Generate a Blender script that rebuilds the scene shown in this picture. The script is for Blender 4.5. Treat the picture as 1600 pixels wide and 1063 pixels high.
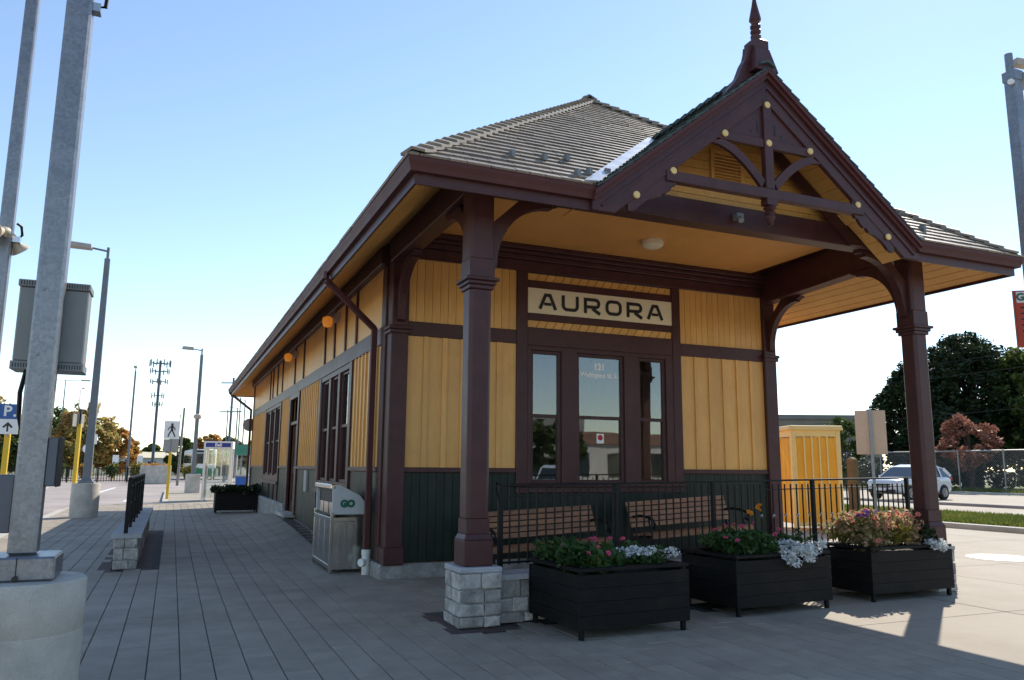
import bpy, math, random
import numpy as np
from mathutils import Vector, Matrix

# ------------------------------------------------------------------ clear
for o in list(bpy.data.objects):
    bpy.data.objects.remove(o, do_unlink=True)
scene = bpy.context.scene
COL = scene.collection
R = math.radians
PI = math.pi

# ------------------------------------------------------------------ camera
cam_data = bpy.data.cameras.new('camera')
cam = bpy.data.objects.new('camera', cam_data)
COL.objects.link(cam)
scene.camera = cam
cam_data.sensor_fit = 'HORIZONTAL'
cam_data.sensor_width = 36.0
cam_data.lens = 36.0 * 1220.0 / 1600.0
cam_data.clip_start = 0.05
cam_data.clip_end = 6000
PITCH, YAW, ROLL = math.atan(199 / 1220.0), R(23.2), math.atan(62 / 7500.0)
fw = Vector((math.sin(YAW) * math.cos(PITCH), math.cos(YAW) * math.cos(PITCH), math.sin(PITCH)))
rt = Vector((math.cos(YAW), -math.sin(YAW), 0))
up = rt.cross(fw)
rt2 = math.cos(ROLL) * rt + math.sin(ROLL) * up
up2 = -math.sin(ROLL) * rt + math.cos(ROLL) * up
cam.matrix_world = Matrix(((rt2.x, up2.x, -fw.x, 0), (rt2.y, up2.y, -fw.y, 0), (rt2.z, up2.z, -fw.z, 1.5), (0, 0, 0, 1)))

# ------------------------------------------------------------------ sky, sun, exposure
SUN_AZ, SUN_EL = R(52.8), R(39.3)          # azimuth clockwise from +Y
world = bpy.data.worlds.new('World')
scene.world = world
world.use_nodes = True
wn, wl = world.node_tree.nodes, world.node_tree.links
wn.clear()
sky = wn.new('ShaderNodeTexSky')
sky.sky_type = 'NISHITA'
sky.sun_disc = False
sky.sun_elevation = SUN_EL
sky.sun_rotation = SUN_AZ
sky.altitude = 200
sky.air_density = 1.0
sky.dust_density = 0.05
sky.ozone_density = 1.0
bg = wn.new('ShaderNodeBackground')
bg.inputs['Strength'].default_value = 0.125
wo = wn.new('ShaderNodeOutputWorld')
wl.new(sky.outputs[0], bg.inputs[0])
wl.new(bg.outputs[0], wo.inputs[0])

sun_data = bpy.data.lights.new('sun', 'SUN')
sun_data.energy = 3.6
sun_data.angle = R(0.55)
sun_data.color = (1.0, 0.93, 0.82)
sun = bpy.data.objects.new('sun', sun_data)
COL.objects.link(sun)
sdir = Vector((math.sin(SUN_AZ) * math.cos(SUN_EL), math.cos(SUN_AZ) * math.cos(SUN_EL), math.sin(SUN_EL)))
sun.rotation_euler = sdir.to_track_quat('Z', 'Y').to_euler()
sun.location = (20, 15, 30)

scene.view_settings.view_transform = 'Standard'
scene.view_settings.look = 'None'
scene.view_settings.exposure = 0.88
scene.view_settings.gamma = 1.0
scene.view_settings.use_curve_mapping = False
scene.view_settings.use_white_balance = True       # the camera's own warm daylight balance
scene.view_settings.white_balance_temperature = 6650
scene.render.engine = 'CYCLES'

rnd = random.Random(7)

# ------------------------------------------------------------------ helpers
class MB:
    """collects shapes and links them as one mesh object"""
    def __init__(self):
        self.v = []; self.f = []
    def quadbox(self, p):
        n = len(self.v); self.v += [tuple(q) for q in p]
        self.f += [(n, n+3, n+2, n+1), (n+4, n+5, n+6, n+7), (n, n+1, n+5, n+4), (n+1, n+2, n+6, n+5), (n+2, n+3, n+7, n+6), (n+3, n, n+4, n+7)]
        return self
    def box(self, x0, x1, y0, y1, z0, z1):
        return self.quadbox([(x0,y0,z0),(x1,y0,z0),(x1,y1,z0),(x0,y1,z0),(x0,y0,z1),(x1,y0,z1),(x1,y1,z1),(x0,y1,z1)])
    def cbox(self, c, s, rot=None):
        """centred box, optional rotation matrix"""
        pts = []
        for dz in (-.5, .5):
            for dx, dy in ((-.5,-.5),(.5,-.5),(.5,.5),(-.5,.5)):
                p = Vector((dx*s[0], dy*s[1], dz*s[2]))
                if rot is not None: p = rot @ p
                pts.append((p.x+c[0], p.y+c[1], p.z+c[2]))
        return self.quadbox(pts)
    def bar(self, p0, p1, w, h, upv=(0,0,1)):
        """rectangular bar between two points: w across, h along upv"""
        p0, p1 = Vector(p0), Vector(p1)
        d = (p1-p0).normalized(); u = Vector(upv)
        s = d.cross(u).normalized(); u = s.cross(d).normalized()
        pts = []
        for p in (p0, p1):
            for a, b in ((-1,-1),(1,-1),(1,1),(-1,1)):
                pts.append(tuple(p + s*(a*w/2) + u*(b*h/2)))
        n = len(self.v); self.v += pts
        self.f += [(n,n+1,n+2,n+3),(n+7,n+6,n+5,n+4),(n,n+4,n+5,n+1),(n+1,n+5,n+6,n+2),(n+2,n+6,n+7,n+3),(n+3,n+7,n+4,n)]
        return self
    def prism(self, pts, axis, a0, a1):
        """2D outline extruded along an axis; 'y': (x,z), 'x': (y,z), 'z': (x,y)"""
        n = len(self.v); k = len(pts)
        for a in (a0, a1):
            for (p, q) in pts:
                self.v.append({'y': (p, a, q), 'x': (a, p, q), 'z': (p, q, a)}[axis])
        self.f.append(tuple(range(n, n+k))); self.f.append(tuple(range(n+2*k-1, n+k-1, -1)))
        for i in range(k):
            j = (i+1) % k
            self.f.append((n+i, n+k+i, n+k+j, n+j))
        return self
    def tube(self, pts, r, n=8, r1=None, caps=True):
        pts = [Vector(p) for p in pts]; m = len(pts); base = len(self.v)
        for i, p in enumerate(pts):
            d = (pts[min(i+1, m-1)] - pts[max(i-1, 0)]).normalized()
            a = Vector((0,0,1)) if abs(d.z) < .9 else Vector((1,0,0))
            s = d.cross(a).normalized(); t = d.cross(s)
            rr = r if r1 is None else r + (r1-r)*i/(m-1)
            if isinstance(r, (list, tuple)): rr = r[i]
            for k in range(n):
                an = 2*PI*k/n
                q = p + s*(math.cos(an)*rr) + t*(math.sin(an)*rr)
                self.v.append(tuple(q))
        for i in range(m-1):
            for k in range(n):
                k2 = (k+1) % n
                self.f.append((base+i*n+k, base+i*n+k2, base+(i+1)*n+k2, base+(i+1)*n+k))
        if caps:
            self.f.append(tuple(base+k for k in range(n-1, -1, -1)))
            self.f.append(tuple(base+(m-1)*n+k for k in range(n)))
        return self
    def lathe(self, prof, c=(0,0,0), n=16, axis=None):
        """profile of (radius, height) turned about z (or about a direction)"""
        base = len(self.v); m = len(prof)
        rot = None
        if axis is not None: rot = Vector((0,0,1)).rotation_difference(Vector(axis)).to_matrix()
        for (r, h) in prof:
            for k in range(n):
                a = 2*PI*k/n
                p = Vector((r*math.cos(a), r*math.sin(a), h))
                if rot is not None: p = rot @ p
                self.v.append((p.x+c[0], p.y+c[1], p.z+c[2]))
        for i in range(m-1):
            for k in range(n):
                k2 = (k+1) % n
                self.f.append((base+i*n+k, base+i*n+k2, base+(i+1)*n+k2, base+(i+1)*n+k))
        self.f.append(tuple(base+k for k in range(n-1, -1, -1)))
        self.f.append(tuple(base+(m-1)*n+k for k in range(n)))
        return self
    def mesh(self, name, mat, off=(0,0,0), smooth=False):
        me = bpy.data.meshes.new(name)
        if off != (0,0,0):
            v = [(a-off[0], b-off[1], c-off[2]) for a, b, c in self.v]
        else: v = self.v
        me.from_pydata(v, [], self.f)
        me.materials.append(mat)
        if smooth:
            me.polygons.foreach_set('use_smooth', [True]*len(me.polygons))
            me.set_sharp_from_angle(angle=R(35))
        me.update()
        return me
    def build(self, name, mat, parent=None, smooth=False, bevel=0, off=None):
        if off is None: off = tuple(OFF)
        me = self.mesh(name, mat, off, smooth)
        o = bpy.data.objects.new(name, me)
        COL.objects.link(o)
        if parent is not None: o.parent = parent
        if bevel:
            b = o.modifiers.new('bevel', 'BEVEL'); b.width = bevel; b.segments = 1; b.limit_method = 'ANGLE'
        return o

OFF = [0, 0, 0]                 # world offset of the thing being built in world coordinates
_cube = {}
def piece(name, mat, parent, c, s, rot=None):
    """one small box piece; alike pieces share mesh data"""
    key = (mat.name, round(s[0],3), round(s[1],3), round(s[2],3))
    if key not in _cube:
        _cube[key] = MB().cbox((0,0,0), s).mesh(name, mat)
    o = bpy.data.objects.new(name, _cube[key])
    COL.objects.link(o); o.parent = parent
    o.location = (c[0]-OFF[0], c[1]-OFF[1], c[2]-OFF[2])
    if rot is not None: o.rotation_euler = rot
    return o
def tag(o, label=None, cat=None, group=None, kind=None):
    if label: o['label'] = label
    if cat: o['category'] = cat
    if group: o['group'] = group
    if kind: o['kind'] = kind
    return o
def thing(name, label, cat, loc=(0,0,0), rz=0, group=None):
    o = bpy.data.objects.new(name, None)
    COL.objects.link(o); o.location = loc; o.rotation_euler = (0,0,rz)
    o.empty_display_size = .3
    return tag(o, label, cat, group)
def copy_tree(o, parent=None, memo=None):
    c = o.copy(); COL.objects.link(c)
    if parent is not None: c.parent = parent
    for ch in [q for q in bpy.data.objects if q.parent == o]:
        copy_tree(ch, c)
    return c
def text_part(s, size, mat, parent, M, name='lettering', sx=1.0, offset=0.0, extrude=.002, align='CENTER'):
    cu = bpy.data.curves.new('txt', 'FONT'); cu.body = s; cu.size = size; cu.extrude = extrude; cu.offset = offset
    cu.align_x = align; cu.align_y = 'CENTER'; cu.resolution_u = 4
    t = bpy.data.objects.new('txt', cu); COL.objects.link(t)
    dg = bpy.context.evaluated_depsgraph_get(); dg.update()
    me = bpy.data.meshes.new_from_object(t.evaluated_get(dg))
    bpy.data.objects.remove(t); bpy.data.curves.remove(cu)
    me.transform(M @ Matrix.Diagonal((sx, 1, 1, 1)))
    me.materials.clear(); me.materials.append(mat)
    o = bpy.data.objects.new(name, me); COL.objects.link(o); o.parent = parent
    return o
def facing(c, right, upv):
    """matrix placing XY-plane text at c with the given right and up directions"""
    r, u = Vector(right).normalized(), Vector(upv).normalized(); n = r.cross(u)
    return Matrix(((r.x,u.x,n.x,c[0]),(r.y,u.y,n.y,c[1]),(r.z,u.z,n.z,c[2]),(0,0,0,1)))

# ------------------------------------------------------------------ materials
def material(name, col, rough=.6, var=.12, scale=6.0, bump=0.0, bscale=40.0, metal=0.0, col2=None, piecevar=0.0,
             stretch=(1,1,1), spec=.5, speckle=0.0, dirt=None, dirt_scale=1.5, dirt_amt=.5, coat=0.0, contrast=1.0):
    m = bpy.data.materials.new(name); m.use_nodes = True
    n, l = m.node_tree.nodes, m.node_tree.links
    b = n['Principled BSDF']
    b.inputs['Roughness'].default_value = rough
    b.inputs['Metallic'].default_value = metal
    b.inputs['Specular IOR Level'].default_value = spec
    if coat: b.inputs['Coat Weight'].default_value = coat
    tc = n.new('ShaderNodeTexCoord'); mp = n.new('ShaderNodeMapping')
    mp.inputs['Scale'].default_value = stretch
    info = n.new('ShaderNodeObjectInfo')
    add = n.new('ShaderNodeVectorMath'); add.operation = 'MULTIPLY_ADD'
    l.new(info.outputs['Random'], add.inputs[0]); add.inputs[1].default_value = (31.7, 17.3, 23.1)
    l.new(tc.outputs['Object'], add.inputs[2]); l.new(add.outputs[0], mp.inputs[0])
    nz = n.new('ShaderNodeTexNoise'); nz.inputs['Scale'].default_value = scale; nz.inputs['Detail'].default_value = 6
    nz.inputs['Roughness'].default_value = .62
    l.new(mp.outputs[0], nz.inputs['Vector'])
    c2 = col2 if col2 else tuple(c*(1-2.2*var) for c in col)
    c1 = col if col2 else tuple(min(1, c*(1+1.2*var)) for c in col)
    mix = n.new('ShaderNodeMix'); mix.data_type = 'RGBA'
    mr = n.new('ShaderNodeMapRange'); mr.inputs[1].default_value = .5-.22/contrast; mr.inputs[2].default_value = .5+.22/contrast
    l.new(nz.outputs[0], mr.inputs[0]); l.new(mr.outputs[0], mix.inputs[0])
    mix.inputs[6].default_value = (*c2, 1); mix.inputs[7].default_value = (*c1, 1)
    out = mix.outputs[2]
    if dirt:
        dz = n.new('ShaderNodeTexNoise'); dz.inputs['Scale'].default_value = dirt_scale; dz.inputs['Detail'].default_value = 8
        dz.inputs['Roughness'].default_value = .7
        l.new(add.outputs[0], dz.inputs['Vector'])
        dr = n.new('ShaderNodeMapRange'); dr.inputs[1].default_value = .48; dr.inputs[2].default_value = .72; dr.inputs[4].default_value = dirt_amt
        l.new(dz.outputs[0], dr.inputs[0])
        dm = n.new('ShaderNodeMix'); dm.data_type = 'RGBA'
        l.new(dr.outputs[0], dm.inputs[0]); l.new(out, dm.inputs[6]); dm.inputs[7].default_value = (*dirt, 1)
        out = dm.outputs[2]
    if speckle:
        sp = n.new('ShaderNodeTexNoise'); sp.inputs['Scale'].default_value = 160; sp.inputs['Detail'].default_value = 2
        l.new(add.outputs[0], sp.inputs['Vector'])
        sr = n.new('ShaderNodeMapRange'); sr.inputs[1].default_value = .3; sr.inputs[2].default_value = .7
        sr.inputs[3].default_value = 1-speckle; sr.inputs[4].default_value = 1+speckle
        l.new(sp.outputs[0], sr.inputs[0])
        sm = n.new('ShaderNodeVectorMath'); sm.operation = 'SCALE'
        l.new(out, sm.inputs[0]); l.new(sr.outputs[0], sm.inputs['Scale'])
        out = sm.outputs[0]
    if piecevar:
        pr_ = n.new('ShaderNodeMapRange'); pr_.inputs[3].default_value = 1-piecevar; pr_.inputs[4].default_value = 1+piecevar
        geo = n.new('ShaderNodeNewGeometry')
        ad = n.new('ShaderNodeMath'); ad.operation = 'ADD'; l.new(info.outputs['Random'], ad.inputs[0]); l.new(geo.outputs['Random Per Island'], ad.inputs[1])
        fr = n.new('ShaderNodeMath'); fr.operation = 'FRACT'; l.new(ad.outputs[0], fr.inputs[0])
        l.new(fr.outputs[0], pr_.inputs[0])
        pm = n.new('ShaderNodeVectorMath'); pm.operation = 'SCALE'
        l.new(out, pm.inputs[0]); l.new(pr_.outputs[0], pm.inputs['Scale'])
        out = pm.outputs[0]
    l.new(out, b.inputs['Base Color'])
    rr = n.new('ShaderNodeMapRange'); rr.inputs[3].default_value = max(.03, rough-.1); rr.inputs[4].default_value = min(1, rough+.1)
    l.new(nz.outputs[0], rr.inputs[0]); l.new(rr.outputs[0], b.inputs['Roughness'])
    if bump:
        bz = n.new('ShaderNodeTexNoise'); bz.inputs['Scale'].default_value = bscale; bz.inputs['Detail'].default_value = 5
        l.new(mp.outputs[0], bz.inputs['Vector'])
        bp = n.new('ShaderNodeBump'); bp.inputs['Strength'].default_value = bump; bp.inputs['Distance'].default_value = .02
        l.new(bz.outputs[0], bp.inputs['Height']); l.new(bp.outputs[0], b.inputs['Normal'])
    return m
def leaf_material(name, cols, trans=.35, rough=.55, pscale=.45):
    """leaves: every leaf its own tone from the given colours, larger patches drift between them"""
    m = bpy.data.materials.new(name); m.use_nodes = True
    n, l = m.node_tree.nodes, m.node_tree.links
    b = n['Principled BSDF']; b.inputs['Roughness'].default_value = rough
    b.inputs['Specular IOR Level'].default_value = .3
    geo = n.new('ShaderNodeNewGeometry'); tc = n.new('ShaderNodeTexCoord')
    nz = n.new('ShaderNodeTexNoise'); nz.inputs['Scale'].default_value = pscale; nz.inputs['Detail'].default_value = 2
    l.new(tc.outputs['Object'], nz.inputs['Vector'])
    ma = n.new('ShaderNodeMath'); ma.operation = 'MULTIPLY_ADD'; ma.inputs[1].default_value = .55
    mb_ = n.new('ShaderNodeMapRange'); mb_.inputs[1].default_value = .3; mb_.inputs[2].default_value = .7; mb_.inputs[4].default_value = .45
    l.new(nz.outputs[0], mb_.inputs[0])
    l.new(geo.outputs['Random Per Island'], ma.inputs[0]); l.new(mb_.outputs[0], ma.inputs[2])
    cr = n.new('ShaderNodeValToRGB'); e = cr.color_ramp.elements
    while len(e) < len(cols): e.new(.5)
    for i, c in enumerate(cols):
        e[i].position = i/(len(cols)-1); e[i].color = (*c, 1)
    l.new(ma.outputs[0], cr.inputs[0]); l.new(cr.outputs[0], b.inputs['Base Color'])
    tr = n.new('ShaderNodeBsdfTranslucent'); l.new(cr.outputs[0], tr.inputs[0])
    mx = n.new('ShaderNodeMixShader'); mx.inputs[0].default_value = trans
    l.new(b.outputs[0], mx.inputs[1]); l.new(tr.outputs[0], mx.inputs[2])
    l.new(mx.outputs[0], n['Material Output'].inputs[0])
    return m
def glass_material(name, tint=(.8,.85,.85), refl=.11):
    m = bpy.data.materials.new(name); m.use_nodes = True
    n, l = m.node_tree.nodes, m.node_tree.links
    n.remove(n['Principled BSDF'])
    t = n.new('ShaderNodeBsdfTransparent'); t.inputs[0].default_value = (*tint, 1)
    g = n.new('ShaderNodeBsdfGlossy'); g.inputs['Roughness'].default_value = .015
    tc = n.new('ShaderNodeTexCoord'); nz = n.new('ShaderNodeTexNoise'); nz.inputs['Scale'].default_value = 1.3
    l.new(tc.outputs['Object'], nz.inputs['Vector'])
    bp = n.new('ShaderNodeBump'); bp.inputs['Strength'].default_value = .02; bp.inputs['Distance'].default_value = .05
    l.new(nz.outputs[0], bp.inputs['Height']); l.new(bp.outputs[0], g.inputs['Normal'])
    fr = n.new('ShaderNodeFresnel'); fr.inputs[0].default_value = 1.5
    ad = n.new('ShaderNodeMath'); ad.operation = 'ADD'; ad.use_clamp = True; ad.inputs[1].default_value = refl
    l.new(fr.outputs[0], ad.inputs[0])
    mx = n.new('ShaderNodeMixShader'); l.new(ad.outputs[0], mx.inputs[0])
    l.new(t.outputs[0], mx.inputs[1]); l.new(g.outputs[0], mx.inputs[2])
    l.new(mx.outputs[0], n['Material Output'].inputs[0])
    return m
def galvanised(name):
    m = material(name, (.22,.235,.26), .36, .08, 5, metal=.6)
    n, l = m.node_tree.nodes, m.node_tree.links
    b = n['Principled BSDF']
    tc = n.new('ShaderNodeTexCoord'); vo = n.new('ShaderNodeTexVoronoi'); vo.inputs['Scale'].default_value = 48
    nz = n.new('ShaderNodeTexNoise'); nz.inputs['Scale'].default_value = 22; nz.inputs['Detail'].default_value = 5
    l.new(tc.outputs['Object'], nz.inputs['Vector'])
    va = n.new('ShaderNodeVectorMath'); va.operation = 'MULTIPLY_ADD'; va.inputs[1].default_value = (.08,.08,.08)
    l.new(nz.outputs['Color'], va.inputs[0]); l.new(tc.outputs['Object'], va.inputs[2]); l.new(va.outputs[0], vo.inputs['Vector'])
    mr = n.new('ShaderNodeMapRange'); mr.inputs[3].default_value = .84; mr.inputs[4].default_value = 1.14
    sx = n.new('ShaderNodeSeparateXYZ'); l.new(vo.outputs['Color'], sx.inputs[0]); l.new(sx.outputs[0], mr.inputs[0])
    src = b.inputs['Base Color'].links[0].from_socket
    sc = n.new('ShaderNodeVectorMath'); sc.operation = 'SCALE'
    l.new(src, sc.inputs[0]); l.new(mr.outputs[0], sc.inputs['Scale']); l.new(sc.outputs[0], b.inputs['Base Color'])
    return m

M = {}
M['maroon'] = material('maroon_paint', (.070,.024,.024), .42, .12, 5, bump=.06, bscale=30, dirt=(.11,.06,.055), dirt_scale=2.2, dirt_amt=.2, spec=.35)
M['maroon_gutter'] = material('maroon_metal', (.085,.026,.024), .55, .08, 3, spec=.3)
M['yellow'] = material('yellow_paint', (.75,.405,.115), .42, .05, 3, bump=.12, bscale=9, stretch=(9,9,1), piecevar=.07, dirt=(.55,.30,.09), dirt_scale=2, dirt_amt=.3)
M['yellow_dark'] = material('yellow_joint', (.30,.15,.05), .7, .1, 3)
M['ceiling'] = material('yellow_ceiling', (.74,.355,.10), .5, .05, 2, bump=.08, bscale=60, stretch=(9,1,1))
M['green'] = material('dark_green_paint', (.008,.018,.011), .45, .15, 4, bump=.05, bscale=25, piecevar=.12, dirt=(.035,.045,.033), dirt_amt=.35, spec=.35)
M['concrete'] = material('concrete', (.50,.47,.41), .85, .12, 3, bump=.15, bscale=60, speckle=.12, dirt=(.25,.24,.22), dirt_scale=1.6, dirt_amt=.55)
M['foundation'] = material('foundation_concrete', (.30,.29,.27), .9, .18, 6, bump=.3, bscale=30, speckle=.15, dirt=(.55,.54,.52), dirt_scale=7, dirt_amt=.6)
M['stone'] = material('rough_stone', (.43,.41,.38), .9, .25, 7, bump=1.0, bscale=18, piecevar=.28, speckle=.12, dirt=(.20,.19,.18), dirt_scale=5, dirt_amt=.5)
M['mortar'] = material('mortar', (.38,.37,.35), .95, .1, 10, bump=.3, bscale=50)
M['capstone'] = material('cap_stone', (.40,.40,.41), .8, .1, 6, bump=.25, bscale=40, speckle=.1)
M['shingle'] = material('cedar_shingle', (.255,.21,.165), .42, .14, 9, bump=.0, bscale=40, stretch=(5,5,1), piecevar=.2, dirt=(.20,.185,.17), dirt_scale=1.1, dirt_amt=.5)
M['cap'] = material('cedar_cap', (.27,.225,.175), .55, .15, 9, piecevar=.15)
M['green_edge'] = material('green_shingle_edge', (.05,.075,.07), .6, .2, 9, piecevar=.2)
M['flashing'] = material('valley_flashing', (.62,.62,.62), .3, .05, 4, metal=.7)
M['paver'] = material('concrete_paver', (.325,.28,.222), .82, .1, 2.5, bump=.12, bscale=90, speckle=.16, piecevar=.06, dirt=(.22,.19,.155), dirt_scale=.9, dirt_amt=.45)
M['joint'] = material('paver_joint_sand', (.07,.068,.064), .95, .2, 10)
M['brickedge'] = material('dark_brick_edging', (.085,.055,.05), .85, .15, 8, bump=.2, bscale=60, piecevar=.15)
M['slab'] = material('concrete_slab', (.34,.295,.235), .85, .08, 1.2, bump=.12, bscale=70, speckle=.08, dirt=(.25,.215,.17), dirt_scale=.6, dirt_amt=.5)
M['road'] = material('worn_asphalt', (.36,.31,.285), .9, .12, .5, bump=.15, bscale=60, speckle=.12, dirt=(.27,.235,.215), dirt_scale=.25, dirt_amt=.6)
M['kerb'] = material('kerb_concrete', (.45,.42,.37), .85, .1, 2, bump=.1)
M['dirtground'] = material('dry_ground', (.12,.12,.065), .95, .2, .2)
M['galv'] = galvanised('galvanised_steel')
M['steel_box'] = material('grey_enamel', (.20,.22,.22), .45, .06, 3)
M['box_dark'] = material('dark_grey_enamel', (.10,.115,.14), .45, .08, 3)
M['lamp_pole'] = material('grey_pole_paint', (.16,.18,.20), .45, .1, 4)
M['lamp_head'] = material('lamp_head_beige', (.42,.37,.31), .5, .05, 4)
M['black'] = material('black_metal', (.006,.006,.006), .5, .1, 10, spec=.25)
M['blackwood'] = material('black_stained_wood', (.007,.006,.006), .6, .3, 5, bump=.2, bscale=20, stretch=(1,1,8), dirt=(.03,.022,.015), dirt_scale=4, dirt_amt=.4, spec=.2)
M['benchwood'] = material('bench_slat_wood', (.30,.135,.062), .55, .2, 4, bump=.15, bscale=20, stretch=(1,8,8), piecevar=.22)
M['white'] = material('white_paint', (.78,.78,.76), .45, .03, 3)
M['pvc'] = material('white_pvc', (.66,.67,.62), .4, .06, 8, dirt=(.4,.4,.36), dirt_amt=.3)
M['sign_white'] = material('sign_white', (.82,.82,.80), .5, .03, 3)
M['sign_cream'] = material('sign_cream', (.82,.72,.50), .55, .04, 2, stretch=(1,1,6), bump=.05, dirt=(.7,.6,.40), dirt_amt=.25)
M['sign_black'] = material('sign_black', (.012,.012,.014), .5, .1, 5)
M['sign_grey'] = material('sign_back_grey', (.34,.33,.30), .5, .06, 3)
M['signblue'] = material('sign_blue', (.015,.10,.33), .45, .05, 3)
M['bellblue'] = material('booth_blue', (.012,.03,.26), .4, .05, 3)
M['yellowpost'] = material('yellow_post', (.72,.46,.02), .5, .06, 4)
M['stainless'] = material('brushed_stainless', (.56,.55,.53), .2, .06, 3, metal=.97, stretch=(20,20,1), dirt=(.34,.32,.30), dirt_scale=4, dirt_amt=.4)
M['hood'] = material('pale_plastic_hood', (.50,.52,.52), .4, .05, 5)
M['gogreen'] = material('logo_green', (.008,.13,.075), .5, .05, 5)
M['glass'] = glass_material('window_glass')
M['boothglass'] = glass_material('booth_glass', (.95,.98,.97), .03)
M['soil'] = material('potting_soil', (.03,.022,.016), .95, .3, 20)
M['interior'] = material('interior_paint', (.20,.19,.17), .8, .1, 2)
M['interior_floor'] = material('interior_floor', (.16,.12,.09), .5, .1, 2)
M['blind'] = material('white_blind', (.65,.66,.66), .7, .05, 3)
M['ply'] = material('plywood_back', (.62,.46,.34), .7, .06, 2)
M['brownpost'] = material('brown_wood_post', (.22,.115,.04), .7, .15, 5)
M['rust'] = material('orange_red_sign', (.52,.055,.025), .5, .05, 3)
M['carpaint'] = material('white_car_paint', (.62,.64,.66), .22, .02, 2, coat=.6)
M['tyre'] = material('tyre_rubber', (.015,.015,.016), .8, .1, 10)
M['rim'] = material('alloy_rim', (.38,.38,.39), .35, .05, 5, metal=.8)
M['carglass'] = material('dark_car_glass', (.02,.025,.03), .06, .05, 2, spec=.9)
M['redlamp'] = material('red_lamp_lens', (.45,.02,.02), .2, .05, 5)
M['clearlamp'] = material('head_lamp_lens', (.6,.62,.64), .12, .05, 5)
M['plastic'] = material('black_plastic', (.02,.02,.021), .55, .1, 8)
M['bark'] = material('tree_bark', (.075,.055,.042), .9, .3, 12, bump=.6, bscale=30, stretch=(1,1,.3))
M['beige_wall'] = material('beige_wall', (.27,.235,.185), .8, .05, .6)
M['greyroof'] = material('grey_roof', (.22,.21,.20), .7, .08, .6)
M['whitewall'] = material('white_cladding', (.55,.53,.50), .7, .06, .4)
M['brickwall'] = material('red_brick', (.24,.13,.10), .85, .15, 2)
M['farglass'] = material('far_window_glass', (.03,.04,.05), .1, .1, 2, spec=.8)
M['mesh_wire'] = material('galvanised_wire', (.30,.30,.29), .5, .05, 5, metal=.4)
M['green_roof'] = material('green_metal_roof', (.03,.16,.09), .4, .05, 2)
M['busgreen'] = material('bus_green', (.01,.20,.09), .35, .03, 2)
M['bluebin'] = material('blue_plastic', (.01,.10,.42), .45, .05, 4)
M['rock'] = material('grey_rock', (.27,.26,.24), .95, .2, 4, bump=.6, bscale=10)
M['hill'] = material('far_hill', (.10,.12,.13), 1, .1, .02)
M['redprint'] = material('red_print', (.5,.02,.02), .5, .05, 3)
M['beigehorn'] = material('beige_horn', (.55,.46,.34), .5, .05, 5)
M['tower'] = material('tower_steel', (.10,.12,.16), .5, .1, 4)
M['wood_pole'] = material('utility_pole_wood', (.13,.10,.08), .9, .15, 4)
M['manhole'] = material('pale_steel_cover', (.62,.60,.57), .35, .05, 8, metal=.4)
amber = bpy.data.materials.new('amber_lamp'); amber.use_nodes = True
ab = amber.node_tree.nodes['Principled BSDF']; ab.inputs['Base Color'].default_value = (.7,.25,.03,1); ab.inputs['Roughness'].default_value = .3
ab.inputs['Emission Color'].default_value = (1,.33,.04,1); ab.inputs['Emission Strength'].default_value = .16
M['amber'] = amber
shp = bpy.data.materials.new('translucent_yellow_panel'); shp.use_nodes = True
_n, _l = shp.node_tree.nodes, shp.node_tree.links
_t = _n.new('ShaderNodeBsdfTranslucent'); _t.inputs[0].default_value = (.80,.36,.03,1)
_nz = _n.new('ShaderNodeTexNoise'); _nz.inputs['Scale'].default_value = 2.5
_cr = _n.new('ShaderNodeValToRGB'); _cr.color_ramp.elements[0].color = (.86,.58,.06,1); _cr.color_ramp.elements[1].color = (.95,.74,.12,1)
_tc = _n.new('ShaderNodeTexCoord'); _l.new(_tc.outputs['Object'], _nz.inputs['Vector']); _l.new(_nz.outputs[0], _cr.inputs[0])
_l.new(_cr.outputs[0], _t.inputs[0]); _l.new(_cr.outputs[0], _n['Principled BSDF'].inputs['Base Color'])
_m = _n.new('ShaderNodeMixShader'); _m.inputs[0].default_value = .55
_l.new(_n['Principled BSDF'].outputs[0], _m.inputs[1]); _l.new(_t.outputs[0], _m.inputs[2]); _l.new(_m.outputs[0], _n['Material Output'].inputs[0])
M['translucent'] = shp
M['leaf_dark'] = leaf_material('leaf_dark_green', [(.007,.016,.006),(.016,.032,.010),(.045,.065,.018)], .22)
M['leaf_green'] = leaf_material('leaf_mid_green', [(.025,.05,.014),(.06,.10,.022),(.16,.18,.04)], .42)
M['leaf_autumn'] = leaf_material('leaf_autumn', [(.14,.19,.06),(.28,.27,.09),(.48,.30,.10),(.58,.27,.13)], .6, pscale=.3)
M['leaf_orange'] = leaf_material('leaf_orange', [(.20,.20,.05),(.48,.26,.07),(.55,.22,.08)], .6)
M['leaf_redbrown'] = leaf_material('leaf_red_brown', [(.12,.055,.035),(.30,.13,.09),(.44,.23,.16)], .4, pscale=1.2)
M['leaf_plant'] = leaf_material('leaf_bedding', [(.015,.04,.012),(.035,.085,.02),(.09,.15,.04)], .35, pscale=5)
M['leaf_yellow'] = leaf_material('leaf_yellow_green', [(.07,.10,.02),(.22,.19,.03),(.35,.26,.04)], .4)
M['leaf_pale'] = leaf_material('leaf_pale_coral', [(.12,.17,.05),(.36,.28,.14),(.66,.36,.26)], .5, pscale=6)
M['petal_pink'] = leaf_material('petal_pink', [(.55,.06,.16),(.75,.16,.28)], .35)
M['petal_coral'] = leaf_material('petal_coral', [(.62,.16,.13),(.80,.34,.26)], .35)
M['petal_white'] = leaf_material('petal_white', [(.55,.58,.58),(.8,.82,.8)], .3)
M['petal_purple'] = leaf_material('petal_purple', [(.14,.05,.35),(.25,.12,.5)], .3)
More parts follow.
